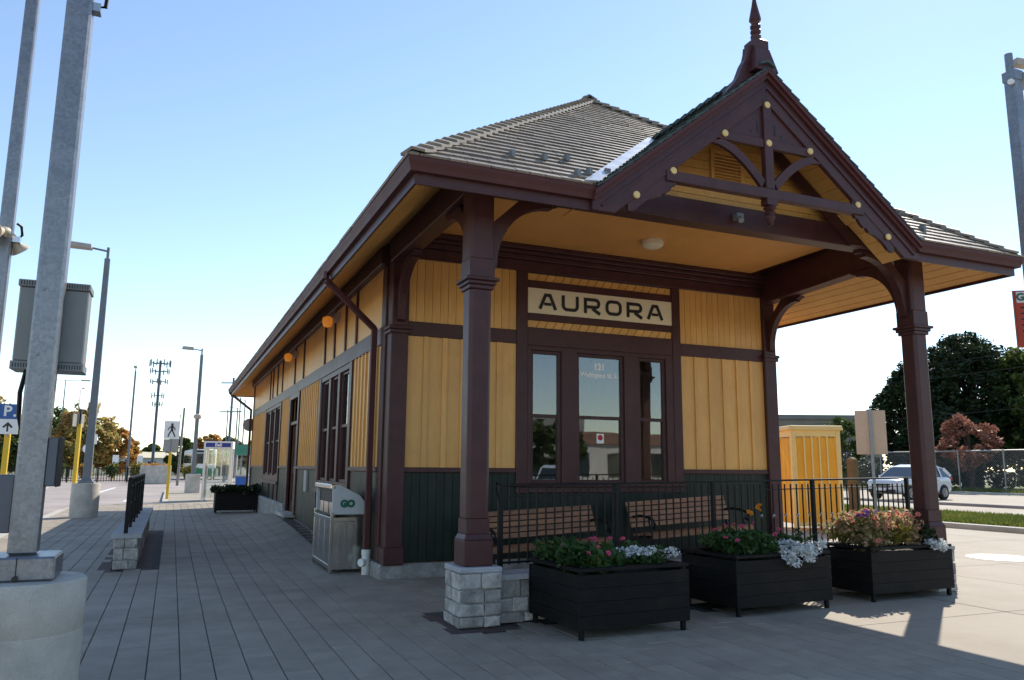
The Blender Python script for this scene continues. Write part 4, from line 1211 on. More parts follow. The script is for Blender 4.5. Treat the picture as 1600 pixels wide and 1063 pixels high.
b2 = copy_tree(b1); b2['label'] = 'slatted wooden bench with black iron ends below the right-hand window'
b2.location = (7.22, 9.95, .195); b2.rotation_euler = (0, R(-2.7), R(3))

# ---- foliage helpers -------------------------------------------------------------------
def leaf_cloud(name, centers, radii, n_each, size, mat, parent=None, seed=1, flat=.6, loc=None, aspect=.5, upbias=.3):
    """many small leaf-shaped faces spread through clumps"""
    rs = np.random.RandomState(seed)
    C = np.repeat(np.asarray(centers, float), n_each, 0); Rr = np.repeat(np.asarray(radii, float).reshape(len(centers), -1), n_each, 0)
    n = len(C)
    d = rs.normal(0, 1, (n,3)); d /= np.linalg.norm(d, axis=1, keepdims=True)
    r = rs.rand(n)**(1/2.2)
    P = C + d*r[:,None]*Rr
    a = rs.normal(0, 1, (n,3)); a[:,2] *= flat; a[:,2] += upbias*rs.rand(n); a /= np.linalg.norm(a, axis=1, keepdims=True)
    b = np.cross(a, rs.normal(0, 1, (n,3))); b /= np.linalg.norm(b, axis=1, keepdims=True)
    s = size*(.6+.8*rs.rand(n))[:,None]
    v = np.empty((n,4,3))
    v[:,0] = P-a*s; v[:,1] = P+b*s*aspect; v[:,2] = P+a*s; v[:,3] = P-b*s*aspect
    me = bpy.data.meshes.new(name)
    me.vertices.add(n*4); me.vertices.foreach_set('co', v.reshape(-1))
    me.loops.add(n*4); me.loops.foreach_set('vertex_index', np.arange(n*4))
    me.polygons.add(n); me.polygons.foreach_set('loop_start', np.arange(0, n*4, 4))
    me.update(calc_edges=True); me.validate()
    me.materials.append(mat)
    o = bpy.data.objects.new(name, me); COL.objects.link(o)
    if parent is not None: o.parent = parent
    if loc is not None: o.location = loc
    return o
def flower_mesh(mat, r=.032, petals=6):
    m_ = MB()
    for ring, (rr, h, k) in enumerate(((r, .004, petals), (r*.62, .014, petals-1))):
        for i in range(k):
            a = 2*PI*(i+.5*ring)/k
            c, s = math.cos(a), math.sin(a)
            n = len(m_.v)
            m_.v += [(0,0,0),(c*rr*.6-s*rr*.42, s*rr*.6+c*rr*.42, h+rr*.2),(c*rr, s*rr, h),(c*rr*.6+s*rr*.42, s*rr*.6-c*rr*.42, h+rr*.2)]
            m_.f.append((n,n+1,n+2,n+3))
    return m_.mesh('flower', mat)
FLW = {k: flower_mesh(M['petal_'+k]) for k in ('pink','coral','purple','orange')}
def flower(parent, kind, loc, s=1.0):
    o = bpy.data.objects.new('flower', FLW[kind]); COL.objects.link(o); o.parent = parent
    o.location = loc; o.scale = (s,s,s)
    o.rotation_euler = (rnd.uniform(-.9,.9), rnd.uniform(-.9,.9), rnd.uniform(0,6))
    return o

# ---- planters ---------------------------------------------------------------------------
def make_planter(label, loc, rz, sx=1.14, sy=1.05, h=.57):
    p = thing('planter_box', label, 'planter', loc, rz, 'black wooden planters outside the porch')
    hx, hy = sx/2, sy/2
    for (cx, cy) in ((-hx,-hy),(hx,-hy),(hx,hy),(-hx,hy)):
        MB().box(cx-.022, cx+.022, cy-.022, cy+.022, 0, h+.01).build('corner_leg', M['blackwood'], p, bevel=.006)
    nbd = 4; bh = (h-.10)/nbd
    for k in range(nbd):
        z = .09+bh*(k+.5)
        for s in (-1, 1):
            piece('plank', M['blackwood'], p, (0, s*(hy+.034), z), (sx+.10, .022, bh-.003))
            piece('plank', M['blackwood'], p, (s*(hx+.034), 0, z), (.022, sy+.044, bh-.003))
    rm = MB()
    for s in (-1, 1):
        rm.box(-hx-.05, hx+.05, s*hy-.05, s*hy+.05, h+.012, h+.045); rm.box(s*hx-.05, s*hx+.05, -hy+.052, hy-.052, h+.0125, h+.0445)
    rm.build('rim', M['blackwood'], p, bevel=.005)
    MB().box(-hx+.03, hx-.03, -hy+.03, hy-.03, .25, h-.05).build('soil', M['soil'], p)
    return p
def plants(p, spec, mat, seed, size=.037, n=60):
    """spec: clump centres (x,y,z,r,rz)"""
    o = leaf_cloud('foliage', [c[:3] for c in spec], [(c[3],c[3],c[4]) for c in spec], n, size, mat, p, seed, upbias=.8)
    return tag(o, kind='stuff')
def grid_clumps(x0, x1, y0, y1, z, r, rz, n, seed, jz=.05):
    rs = random.Random(seed)
    return [(rs.uniform(x0,x1), rs.uniform(y0,y1), z+rs.uniform(-jz,jz), r*rs.uniform(.7,1.3), rz*rs.uniform(.7,1.3)) for _ in range(n)]
def stems(p, spec, seed, n=40):
    rs = random.Random(seed); m_ = MB()
    for i in range(n):
        c = rs.choice(spec); a = (c[0]*.9, c[1]*.9, .6); b = (c[0]+rs.uniform(-c[3],c[3]), c[1]+rs.uniform(-c[3],c[3]), c[2]+rs.uniform(0,c[4]))
        m_.tube([a,(a[0]*.5+b[0]*.5,a[1]*.5+b[1]*.5,(a[2]+b[2])/2+.02),b], .005, 4)
    return tag(m_.build('stem', M['leaf_plant'], p, off=(0,0,0)), kind='stuff')

p1 = make_planter('black planter of pink and white flowers beside the left stone pier', (3.96, 6.84, 0), R(3), 1.12, .86)
sp = grid_clumps(-.5,.12,-.34,.36,.65,.16,.12,18,11); plants(p1, sp, M['leaf_plant'], 21, n=130); stems(p1, sp, 3)
ws = grid_clumps(.12,.52,-.44,.2,.70,.10,.05,9,12,.02); tag(leaf_cloud('alyssum', [c[:3] for c in ws], [(c[3],c[3],c[4]) for c in ws], 70, .016, M['petal_white'], p1, 5, aspect=.9), kind='stuff')
plants(p1, grid_clumps(.1,.5,-.38,.36,.67,.12,.06,8,13), M['leaf_plant'], 22, .03, 60)
for (x,y,z) in ((-.45,-.38,.80),(-.30,-.30,.84),(-.26,-.42,.80),(-.12,.1,.88),(.05,-.2,.9),(.10,.1,.88),(-.38,.2,.82),(-.2,-.1,.9)): flower(p1, 'pink', (x,y,z-.07), 1.05)

p2 = make_planter('middle black planter with white flowers spilling over its front', (6.07, 7.20, 0), R(4), 1.28, .78)
sp = grid_clumps(-.58,.6,-.24,.25,.69,.17,.13,26,14); plants(p2, sp, M['leaf_plant'], 23, n=130); stems(p2, sp, 4)
ws = [(rnd.uniform(-.05,.45), -.44+rnd.uniform(-.05,.05), .66-abs(rnd.gauss(0,.09)), .09, .06) for _ in range(13)]+grid_clumps(.2,.6,-.42,-.15,.68,.08,.05,6,15,.02)
tag(leaf_cloud('alyssum', [c[:3] for c in ws], [(c[3],c[3],c[4]) for c in ws], 70, .016, M['petal_white'], p2, 6, aspect=.9), kind='stuff')
for (x,y,z) in ((-.55,-.2,.84),(-.5,-.38,.82),(-.3,.2,.94),(-.2,.0,.93),(-.12,.28,.95),(-.05,.2,.93),(.1,-.3,.86),(.2,.3,.95),(.3,-.1,.90),(-.45,.2,.9)): flower(p2, 'pink', (x,y*.7,z-.07), 1.05)
for (x,y,z) in ((.48,.42,1.02),(.40,.48,.98),(.44,.36,1.06)):
    flower(p2, 'orange', (x,y,z), 1.6); 

p3 = make_planter('right-hand black planter overflowing with coral flowers beside the column', (8.19, 7.30, 0), R(2), 1.30, .64)
sp = grid_clumps(-.58,.22,-.24,.25,.78,.20,.18,28,16,.10); plants(p3, sp, M['leaf_pale'], 24, .038, 150); stems(p3, sp, 5)
sp2 = grid_clumps(-.6,.0,-.3,.2,.74,.16,.1,10,17); plants(p3, sp2, M['leaf_yellow'], 25, .045, 60)
gsl_ = grid_clumps(.22,.55,-.28,.2,.74,.12,.08,12,18,.03); plants(p3, gsl_, M['leaf_dark'], 26, .035, 70)
ws = [(rnd.uniform(.25,.66), -.36+rnd.uniform(-.06,.05), .64-abs(rnd.gauss(0,.06)), .07, .05) for _ in range(8)]
tag(leaf_cloud('alyssum', [c[:3] for c in ws], [(c[3],c[3],c[4]) for c in ws], 50, .016, M['petal_white'], p3, 7, aspect=.9), kind='stuff')
fr_ = random.Random(5)
for i in range(120):
    c = fr_.choice(sp); flower(p3, 'coral', (c[0]+fr_.uniform(-.15,.15), c[1]+fr_.uniform(-.2,.1), c[2]+fr_.uniform(.0,.17)), fr_.uniform(.8,1.15))
for i in range(8): flower(p3, 'purple', (-.55+fr_.uniform(-.08,.1), -.2+fr_.uniform(-.1,.1), .98+fr_.uniform(-.03,.05)), 1.2)

p4 = make_planter('black planter of low dark shrubs standing against the side wall', (1.98, 27.0, 0), 0, 1.22, .8, .62)
sp = grid_clumps(-.75,.75,-.45,.45,.74,.22,.14,18,19); plants(p4, sp, M['leaf_dark'], 27, .06, 70); stems(p4, sp, 6)

# ---- litter and recycling bin ---------------------------------------------------------
bn = thing('recycling_bin', 'stainless steel recycling bin with pale sloping hood by the side wall', 'bin', (2.15, 11.5, .01))
W_, D_, H_ = .50, 1.38, .80          # along x, y, z
for (a, b) in ((0,0),(W_,0),(0,D_),(W_,D_)): MB().box(a-.02, a+.02, b-.02, b+.02, 0, H_+.03).build('corner_post', M['stainless'], bn, bevel=.003)
MB().box(.02, W_-.02, -.012, -.002, .08, H_-.1).build('side_panel', M['stainless'], bn)
MB().box(.02, W_-.02, D_+.002, D_+.012, .08, H_-.1).build('side_panel', M['stainless'], bn)
MB().box(W_-.005, W_+.005, .02, D_-.02, .08, H_).build('rear_panel', M['stainless'], bn)
for k in range(3): MB().box(-.012, -.002, .025+k*.445, .025+k*.445+.435, .10, H_-.10).build('front_door', M['stainless'], bn, bevel=.003)
MB().box(.02, W_-.02, 0, D_, .06, .09).box(-.02, .02, .02, D_-.02, .05, .10).box(.02, W_-.02, -.02, 0, .04, .08).build('base_frame', M['stainless'], bn)
MB().box(-.02, W_, 0, D_, H_-.10, H_-.04).build('top_frame', M['stainless'], bn, bevel=.003)
hp = [(.0,H_+.0),(.0,H_+.36),(.03,H_+.41),(.10,H_+.42),(.40,H_+.27),(.47,H_+.18),(.48,H_+.0)]
hd = MB()
for (a, b) in ((0,.03),(D_-.03,D_)): hd.prism(hp, 'y', a, b)
hd.quadbox([(.03,.03,H_+.385),(.10,.03,H_+.395),(.10,D_-.03,H_+.395),(.03,D_-.03,H_+.385),(.03,.03,H_+.41),(.10,.03,H_+.42),(.10,D_-.03,H_+.42),(.03,D_-.03,H_+.41)])
hd.quadbox([(.10,.03,H_+.395),(.40,.03,H_+.245),(.40,D_-.03,H_+.245),(.10,D_-.03,H_+.395),(.10,.03,H_+.42),(.40,.03,H_+.27),(.40,D_-.03,H_+.27),(.10,D_-.03,H_+.42)])
hd.quadbox([(.46,.03,H_),(.48,.03,H_),(.48,D_-.03,H_),(.46,D_-.03,H_),(.38,.03,H_+.25),(.41,.03,H_+.26),(.41,D_-.03,H_+.26),(.38,D_-.03,H_+.25)])
hood = hd.build('hood', M['hood'], bn, bevel=.006)
MB().box(-.03, .05, .0, D_, H_+.355, H_+.43).build('hood_lip', M['stainless'], bn, bevel=.015)
MB().box(.05, .06, .035, D_-.035, H_-.03, H_+.35).build('opening_panel', M['sign_black'], bn)
for k in range(3): MB().box(.035, .05, .06+k*.43, .06+k*.43+.36, H_+.0, H_+.16).build('chute_plate', M['stainless'], bn)
text_part('GO', .13, M['gogreen'], hood, facing((.22,-.004,H_+.15), (1,0,0), (0,0,1)), extrude=.002, offset=.012)

# ---- white drain pipe at the downspout foot -----------------------------------------
dp = thing('drain_pipe', 'white plastic drain pipe with round side cap under the downspout', 'pipe', (XL-.10, 11.22, 0))
MB().lathe([(.058,0),(.058,.26),(.066,.265),(.066,.34),(.05,.345),(.05,.30)], (0,0,0), 18).build('pipe', M['pvc'], dp, smooth=True)
MB().lathe([(.035,0),(.035,.06),(.055,.06),(.055,.11),(.05,.115)], (0,0,.17), 16, axis=(-.8,-.6,0)).build('side_cap', M['white'], dp, smooth=True)

# ---- low wall with railing on the left ------------------------------------------------
lw = thing('low_stone_wall', 'narrow stone ramp wall carrying a black railing left of the station', 'wall', (-.53, 16, 0))
OFF = [-.53, 16, 0]
core = MB().box(-.66, -.40, 12.92, 19.5, 0, .44).build('wall_core', M['mortar'], lw)
stone_course(core, -.685, -.375, 12.89, 19.53, 0, .44, 'swe', 3)
y = 12.86
while y < 19.5:
    piece('coping', M['capstone'], core, (-.53, y+.55, .47), (.40, 1.09, .06)); y += 1.1
OFF = [0,0,0]
lr = thing('wall_railing', 'black railing panel standing on the narrow stone wall at left', 'railing', (-.55, 16, .5))
OFF = [-.55, 16, .5]
MB().box(-.575, -.525, 13.0, 19.3, 1.27, 1.31).build('top_rail', M['black'], lr, bevel=.006)
MB().box(-.565, -.535, 13.02, 19.3, 1.16, 1.18).build('upper_rail', M['black'], lr)
MB().box(-.565, -.535, 13.02, 19.3, .90, .915).build('middle_rail', M['black'], lr)
MB().box(-.565, -.535, 13.02, 19.3, .56, .58).build('bottom_rail', M['black'], lr)
for k in range(6): MB().box(-.577, -.523, 13.0+k*1.25, 13.05+k*1.25, .501, 1.27).build('post', M['black'], lr)
for k in range(58):
    piece('baluster', M['black'], lr, (-.55, 13.1+k*.107, .87), (.016, .016, .58))
OFF = [0,0,0]

# ---- big galvanised pole in the left foreground --------------------------------------
PXc, PYc = -.80, 5.72
pole = thing('galvanised_pole', 'tall square galvanised pole with grey cabinet on round concrete base', 'pole', (PXc, PYc, 0))
MB().lathe([(.365,-.05),(.365,.18),(.361,.185),(.361,.192),(.366,.197),(.366,.50),(.362,.505),(.362,.510),(.365,.515),(.365,.79),(.355,.805),(.0,.81)], (0,0,0), 40).build('concrete_base', M['concrete'], pole, smooth=True)
bcov = MB()
bcov.box(-.20, .20, -.20, .20, .81, .95)
bcov.build('base_cover', M['galv'], pole, bevel=.012)
MB().box(-.003, .003, -.2025, -.2, .82, .95).lathe([(.016,0),(.016,.02)], (0,-.2,.83), 8, axis=(0,-1,0)).build('cover_seam', M['sign_black'], pole)
MB().box(-.078, .078, -.078, .078, .95, 9).build('shaft', M['galv'], pole, bevel=.016)
cb = MB().box(-.19, .21, .10, .30, 2.15, 2.64).build('cabinet', M['steel_box'], pole, bevel=.008)
for (z0, z1) in ((2.64, 2.685), (2.095, 2.15)):
    MB().box(-.198, .218, .085, .315, z0, z1).build('cabinet_rim', M['steel_box'], cb, bevel=.004)
    for k in range(26): piece('vent_slot', M['sign_black'], cb, (-.18+k*.0152, .0845, (z0+z1)/2), (.006, .002, .028))
MB().box(-.05, .05, .078, .101, 2.0, 2.75).build('bracket', M['galv'], pole)
for z in (2.18, 2.60): MB().lathe([(.012,0),(.012,.012)], (-.03,-.078,z), 8, axis=(0,-1,0)).build('bolt', M['galv'], pole)
MB().box(.080, .138, -.06, .16, 1.36, 1.66).build('switch_box', M['box_dark'], pole, bevel=.006)
MB().box(.1385, .148, -.06, .16, 1.355, 1.665).build('switch_cover', M['plastic'], pole, bevel=.004)
MB().box(-.22, -.080, -.04, .14, 1.08, 1.43).build('switch_box', M['box_dark'], pole, bevel=.006)
MB().tube([(-.11,.14,2.10),(-.13,.13,1.95),(-.12,.11,1.80),(-.095,.08,1.72)], .014, 8).build('cable', M['black'], pole)
MB().tube([(.078,0,4.62),(.15,0,4.64),(.16,0,4.80),(.15,0,5.0),(.078,0,5.02)], .014, 8).build('cable_loop', M['black'], pole)
MB().box(.078, .125, -.04, .04, 4.58, 4.64).build('cable_clamp', M['stainless'], pole)

pole2 = thing('galvanised_pole', 'slimmer square galvanised pole with beige loudspeaker horns at far left', 'pole', (-1.70, 9.0, 0))
MB().box(-.06, .06, -.06, .06, 0, 9).build('shaft', M['galv'], pole2, bevel=.012)
for (c, ax) in (((-.02,-.17,3.76),(-.45,-.85,-.25)), ((.075,.06,3.71),(.55,.45,-.75))):
    a = Vector(ax).normalized()
    h_ = MB().lathe([(.025,-.10),(.045,-.095),(.05,-.045),(.037,-.02),(.055,.035),(.088,.085),(.092,.095),(.08,.09),(.045,.035),(.015,.0)], c, 18, axis=a).build('loudspeaker_horn', M['beigehorn'], pole2, smooth=True)
MB().tube([(.085,0,3.9),(.12,.03,3.88),(.13,.06,3.80),(.09,.03,3.72)], .014, 8).build('cable', M['black'], pole2)
MB().box(.05, .13, -.03, .06, 3.70, 3.76).box(-.05, .03, -.14, -.08, 3.72, 3.78).build('horn_bracket', M['stainless'], pole2)

# ---- pole and sign at the right edge -----------------------------------------------
RPS = 1.45
rp = thing('galvanised_pole', 'square galvanised pole with side arms at the right edge', 'pole', (11.11, 7.05, 0))
MB().box(-.06, .06, -.06, .06, 0, 5.55).build('shaft', M['galv'], rp, bevel=.012)
MB().tube([(-.03,0,5.55),(-.03,0,5.75)], .038, 12).build('tenon', M['galv'], rp, smooth=True)
MB().box(-.068, .068, -.068, .068, 5.45, 5.56).build('top_plate', M['galv'], rp, bevel=.006)
MB().bar((.05,0,5.68),(.55,-.15,5.62),.08,.07).build('arm', M['lamp_head'], rp)
MB().bar((.08,0,5.50),(.6,-.12,5.40),.16,.09).build('arm', M['lamp_head'], rp)
MB().lathe([(.03,0),(.03,.03)], (-.07,-.03,5.42), 10, axis=(-1,-.3,0)).build('clamp_bolt', M['white'], rp)
rs_ = thing('notice_sign', 'orange red notice sign with white heading at the right edge', 'sign', (11.69, 7.22, 0), R(-35))
MB().box(-.03, .03, .02, .06, 0, 3.4).build('sign_post', M['galv'], rs_)
MB().box(-.32, .32, -.01, .015, 2.745, 3.33).build('sign_panel', M['rust'], rs_, bevel=.01)
MB().box(-.325, .325, .016, .019, 2.74, 3.335).build('sign_back', M['sign_grey'], rs_)
MB().box(-.30, .30, -.0125, -.0105, 3.20, 3.315).build('heading_strip', M['sign_white'], rs_)
text_part('GO', .105, M['gogreen'], rs_, facing((-.22,-.014,3.257), (1,0,0), (0,0,1)), extrude=.001, offset=.004)
for k, (w, z) in enumerate(((.5,3.15),(.42,3.09),(.5,3.03),(.46,2.97),(.3,2.91))):
    MB().box(-.27, -.27+w, -.0115, -.0105, z-.008, z+.008).build('text_line', M['sign_black'], rs_)
MB().lathe([(.05,0),(.05,.002)], (-.17,-.0105,2.82), 14, axis=(0,-1,0)).build('symbol', M['sign_black'], rs_)

for o_ in (rp, rs_):
    for ch in [q for q in bpy.data.objects if q.parent == o_]:
        ch.data.transform(Matrix.Translation((0,0,1.5)) @ Matrix.Diagonal((RPS,RPS,RPS,1)) @ Matrix.Translation((0,0,-1.5)))
        if ch.name.startswith(('shaft','sign_post')):
            zmin = min(v.co.z for v in ch.data.vertices)
            for v in ch.data.vertices:
                if v.co.z < zmin+.01: v.co.z = 0
# ---- steel covers in the forecourt --------------------------------------------------
for i, (x, y, r_, lb) in enumerate(((13.5,9.6,.55,'larger pale round steel cover set in the sunlit forecourt'),(13.5,8.5,.42,'smaller pale round steel cover nearest the right edge of the forecourt'))):
    t_ = thing('manhole_cover', lb, 'manhole cover', (x, y, 0), 0, 'covers in the forecourt')
    MB().lathe([(r_,.001),(r_,.008),(r_*.9,.012)], (0,0,0), 28).build('frame', M['manhole'], t_)
    MB().lathe([(r_*.86,.0125),(r_*.86,.016)], (0,0,0), 28).build('lid', M['manhole'], t_)
# ================================================================== RIGHT BACKGROUND
# ---- yellow enclosure ------------------------------------------------------------------
sd = thing('storage_enclosure', 'tall yellow boarded enclosure with flat lid beyond the porch railing', 'enclosure', (14.5, 15.6, 0), R(-22))
w, d, h = 1.14, 1.2, 2.5
for (a, b) in ((0,0),(w,0),(w,d),(0,d)): MB().box(a-.06, a+.06, b-.06, b+.06, 0, h).build('corner_post', M['shed'], sd, bevel=.01)
for k in range(5):
    a = .08+k*(w-.16)/5
    MB().box(a+.012, a+(w-.16)/5-.012, .0, .02, .15, h-.18).build('panel', M['translucent'], sd)
    MB().box(a+.012, a+(w-.16)/5-.012, d-.02, d, .15, h-.18).build('panel', M['translucent'], sd)
    if k: MB().box(a-.02, a+.02, -.035, .0, .2, h-.16).build('slat', M['shed'], sd)
for k in range(4):
    a = .08+k*(d-.16)/4
    for xx in (0, w-.02): MB().box(xx, xx+.02, a+.012, a+(d-.16)/4-.012, .15, h-.18).build('panel', M['translucent'], sd)
MB().box(-.02, w+.02, -.045, .0, h-.16, h).build('cross_rail', M['shed'], sd); MB().box(-.02, w+.02, -.045, .0, .1, .2).build('cross_rail', M['shed'], sd)
MB().box(-.045, 0, -.02, d+.02, h-.16, h).build('cross_rail', M['shed'], sd)
MB().quadbox([(-.13,-.13,h),(w+.13,-.13,h),(w+.13,d+.13,h),(-.13,d+.13,h),(-.10,-.10,h+.12),(w+.10,-.10,h+.12),(w+.10,d+.10,h+.12),(-.10,d+.10,h+.12)]).build('lid', M['shed'], sd, bevel=.02)

# ---- sign seen from behind, and a wooden post ---------------------------------------
bs = thing('road_sign', 'blank back of a tall sign panel on a metal post', 'sign', (21.3, 19.3, .1), R(-43))
MB().box(-.47, .47, .03, .05, 1.92, 3.38).build('sign_panel', M['ply'], bs, bevel=.02)
MB().box(-.045, .045, -.04, .03, 0, 3.42).build('sign_post', M['galv'], bs)
wp = tag(MB().box(-.13, .13, -.13, .13, 0, 1.75).quadbox([(-.13,-.13,1.75),(.13,-.13,1.75),(.13,.13,1.75),(-.13,.13,1.75),(-.05,-.05,1.82),(.05,-.05,1.82),(.05,.05,1.82),(-.05,.05,1.82)]).build('wooden_post', M['brownpost'], bevel=.01), 'short thick brown wooden post beside the sign back', 'post')
wp.location = (20.7, 19.6, .1)

# ---- car --------------------------------------------------------------------------------
def make_car(name, label, loc, rz, paint):
    """small crossover seen three-quarter: lofted body, glasshouse, wheels"""
    c = thing(name, label, 'car', loc, rz)
    # lower body: stations along x (length), each a closed section in (y,z)
    def sect(x, hw, zb, zs, zt, tw):
        return [(x,-hw*.92,zb),(x,-hw,zb+.12),(x,-hw,zs-.08),(x,-hw*.96,zs),(x,-tw,zt),(x,tw,zt),(x,hw*.96,zs),(x,hw,zs-.08),(x,hw,zb+.12),(x,hw*.92,zb)]
    S = [sect(-2.22,.70,.45,.72,.78,.55), sect(-2.15,.80,.30,.86,.93,.66), sect(-1.7,.89,.24,.93,1.02,.72), sect(-.95,.91,.24,.98,1.07,.76), sect(-.2,.91,.24,1.0,1.08,.78),
         sect(.8,.91,.24,1.02,1.10,.78), sect(1.6,.90,.24,1.04,1.12,.78), sect(2.05,.86,.28,1.03,1.12,.74), sect(2.22,.76,.42,.95,1.05,.66)]
    m_ = MB(); k = len(S[0])
    for s in S: m_.v += s
    for i in range(len(S)-1):
        for j in range(k):
            j2 = (j+1) % k; m_.f.append((i*k+j, i*k+j2, (i+1)*k+j2, (i+1)*k+j))
    m_.f.append(tuple(range(k-1,-1,-1))); n = (len(S)-1)*k; m_.f.append(tuple(range(n, n+k)))
    body = m_.build('body', paint, c, smooth=True)
    body.modifiers.new('sub', 'SUBSURF').levels = 1; body.modifiers['sub'].render_levels = 2
    def loft(name, st_, mat, par, smooth=True):
        m_ = MB(); k = len(st_[0])
        for s in st_: m_.v += s
        for i in range(len(st_)-1):
            for j in range(k-1): m_.f.append((i*k+j, i*k+j+1, (i+1)*k+j+1, (i+1)*k+j))
        return m_.build(name, mat, par, smooth=smooth)
    # glasshouse
    gp = [(-1.05,1.04),(-.35,1.50),(.3,1.60),(1.2,1.58),(1.75,1.42),(2.08,1.10)]
    m_ = MB()
    for (x, z) in gp:
        hw = .80 if z < 1.2 else (.66 if z < 1.5 else .60)
        m_.v += [(x,-hw,z),(x,hw,z)]
    for (x, z) in gp: m_.v += [(x,-.84,1.0),(x,.84,1.0)]
    n = len(gp)
    for i in range(n-1):
        m_.f.append((2*i,2*i+1,2*i+3,2*i+2))
        m_.f.append((2*n+2*i,2*i,2*i+2,2*n+2*i+2)); m_.f.append((2*i+1,2*n+2*i+1,2*n+2*i+3,2*i+3))
    m_.build('window_glass', M['carglass'], c)
    # roof skin, pillars
    rf = MB().quadbox([(-.36,-.665,1.50),(.3,-.615,1.603),(.3,.615,1.603),(-.36,.665,1.50),(-.33,-.65,1.53),(.3,-.60,1.64),(.3,.60,1.64),(-.33,.65,1.53)])
    rf.quadbox([(.3,-.615,1.60),(1.25,-.615,1.58),(1.25,.615,1.58),(.3,.615,1.60),(.3,-.60,1.64),(1.25,-.60,1.62),(1.25,.60,1.62),(.3,.60,1.64)])
    rf.quadbox([(1.25,-.615,1.58),(1.80,-.66,1.40),(1.80,.66,1.40),(1.25,.615,1.58),(1.25,-.60,1.62),(1.86,-.65,1.46),(1.86,.65,1.46),(1.25,.60,1.62)])
    roofo = rf.build('roof', paint, c, bevel=.02)
    for s in (-1, 1):
        MB().tube([(-.9,s*.60,1.0+.68),(1.1,s*.58,1.68)], .018, 6).build('roof_rail', M['rim'], c) if False else None
        pl = MB().bar((-1.05,s*.82,1.03),(-.35,s*.66,1.50),.05,.06).bar((.42,s*.86,1.0),(.40,s*.635,1.58),.07,.03,(0,1,0)).bar((1.25,s*.86,1.02),(1.30,s*.64,1.57),.09,.03,(0,1,0)).bar((2.05,s*.80,1.08),(1.72,s*.66,1.43),.06,.2)
        pl.build('pillar', paint, c)
        MB().cbox((-.72,s*1.0,1.07), (.12,.2,.13)).build('mirror', paint, c, bevel=.03)
        MB().cbox((-2.02,s*.66,.78), (.26,.26,.13), Matrix.Rotation(s*R(28),3,'Z')).build('headlight', M['clearlamp'], c, bevel=.03)
        MB().cbox((2.12,s*.74,.98), (.2,.20,.17)).build('tail_light', M['redlamp'], c, bevel=.03)
        for xh in (-.15, .85): MB().cbox((xh,s*.925,.92), (.17,.025,.03)).build('door_handle', M['rim'], c)
        MB().box(-1.0, 1.1, s*.915-.01, s*.915+.01, .27, .36).build('sill_trim', M['plastic'], c)
        for xw in (-1.38, 1.30):
            MB().lathe([(.36,-.01),(.36,.012)], (xw, s*.905, .36), 24, axis=(0,s,0)).build('wheel_arch', M['plastic'], c)
            wh = MB().lathe([(.20,-.11),(.325,-.11),(.34,-.07),(.34,.07),(.325,.11),(.22,.115),(.2,.10)], (xw, s*.83, .34), 28, axis=(0,s,0)).build('wheel', M['tyre'], c, smooth=True)
            MB().lathe([(.215,.105),(.20,.12),(.06,.10),(.05,.125),(.0,.125)], (xw, s*.83, .34), 20, axis=(0,s,0)).build('rim', M['rim'], wh, smooth=True)
            for q in range(5):
                a = 2*PI*q/5
                MB().bar((xw+.05*math.cos(a), s*.955, .34+.05*math.sin(a)), (xw+.20*math.cos(a), s*.955, .34+.20*math.sin(a)), .045, .03, (0,1,0)).build('spoke', M['rim'], wh)
    MB().cbox((-2.225,0,.66), (.05,.9,.16)).build('grille', M['plastic'], c, bevel=.02)
    MB().cbox((-2.19,0,.42), (.1,1.35,.16)).build('front_bumper', M['plastic'], c, bevel=.04)
    MB().cbox((-2.262,0,.50), (.01,.5,.12)).build('number_plate', M['white'], c)
    MB().cbox((2.20,0,.46), (.12,1.5,.2)).build('rear_bumper', M['plastic'], c, bevel=.04)
    return c
make_car('parked_car', 'white crossover car on the road behind the right column', (32.4, 27.3, .15), R(8), M['carpaint'])
make_car('parked_car', 'silver car half hidden behind the fence at the right edge', (55.5, 35.0, .2), R(100), M['rim'])

# ---- chain link fence --------------------------------------------------------------------
FX = 46.0
cf = thing('chain_link_fence', 'chain link fence with pale top rail in front of the dark trees', 'fence', (FX, 38, .2))
OFF = [FX, 38, .2]
y0f, y1f, hf = 14, 62, 2.55
MB().tube([(FX,y0f,.2+hf),(FX,y1f,.2+hf)], .05, 8).build('top_rail', M['mesh_wire'], cf)
for k in range(17): MB().tube([(FX,y0f+k*3,.1),(FX,y0f+k*3,.2+hf+.1)], .045, 8).build('fence_post', M['mesh_wire'], cf)
wm = MB(); st_ = .14
nn = int((y1f-y0f)/st_)
for k in range(-int(hf/st_)-1, nn):
    for s in (1, -1):
        a = y0f+k*st_; b = a+hf
        za, zb = .25, .25+hf-.02
        if s < 0: za, zb = zb, za
        if a < y0f: za += (y0f-a)*(1 if s > 0 else -1); a = y0f
        if b > y1f: zb -= (b-y1f)*(1 if s > 0 else -1); b = y1f
        n = len(wm.v); t_ = .006
        wm.v += [(FX,a-t_,za-t_),(FX,a+t_,za+t_),(FX,b+t_,zb+t_),(FX,b-t_,zb-t_),(FX-.01,a,za),(FX-.01,b,zb)]
        wm.f += [(n,n+4,n+5,n+3),(n+4,n+1,n+2,n+5)]
tag(wm.build('wire_mesh', M['mesh_wire'], cf), kind='stuff')
OFF = [0,0,0]

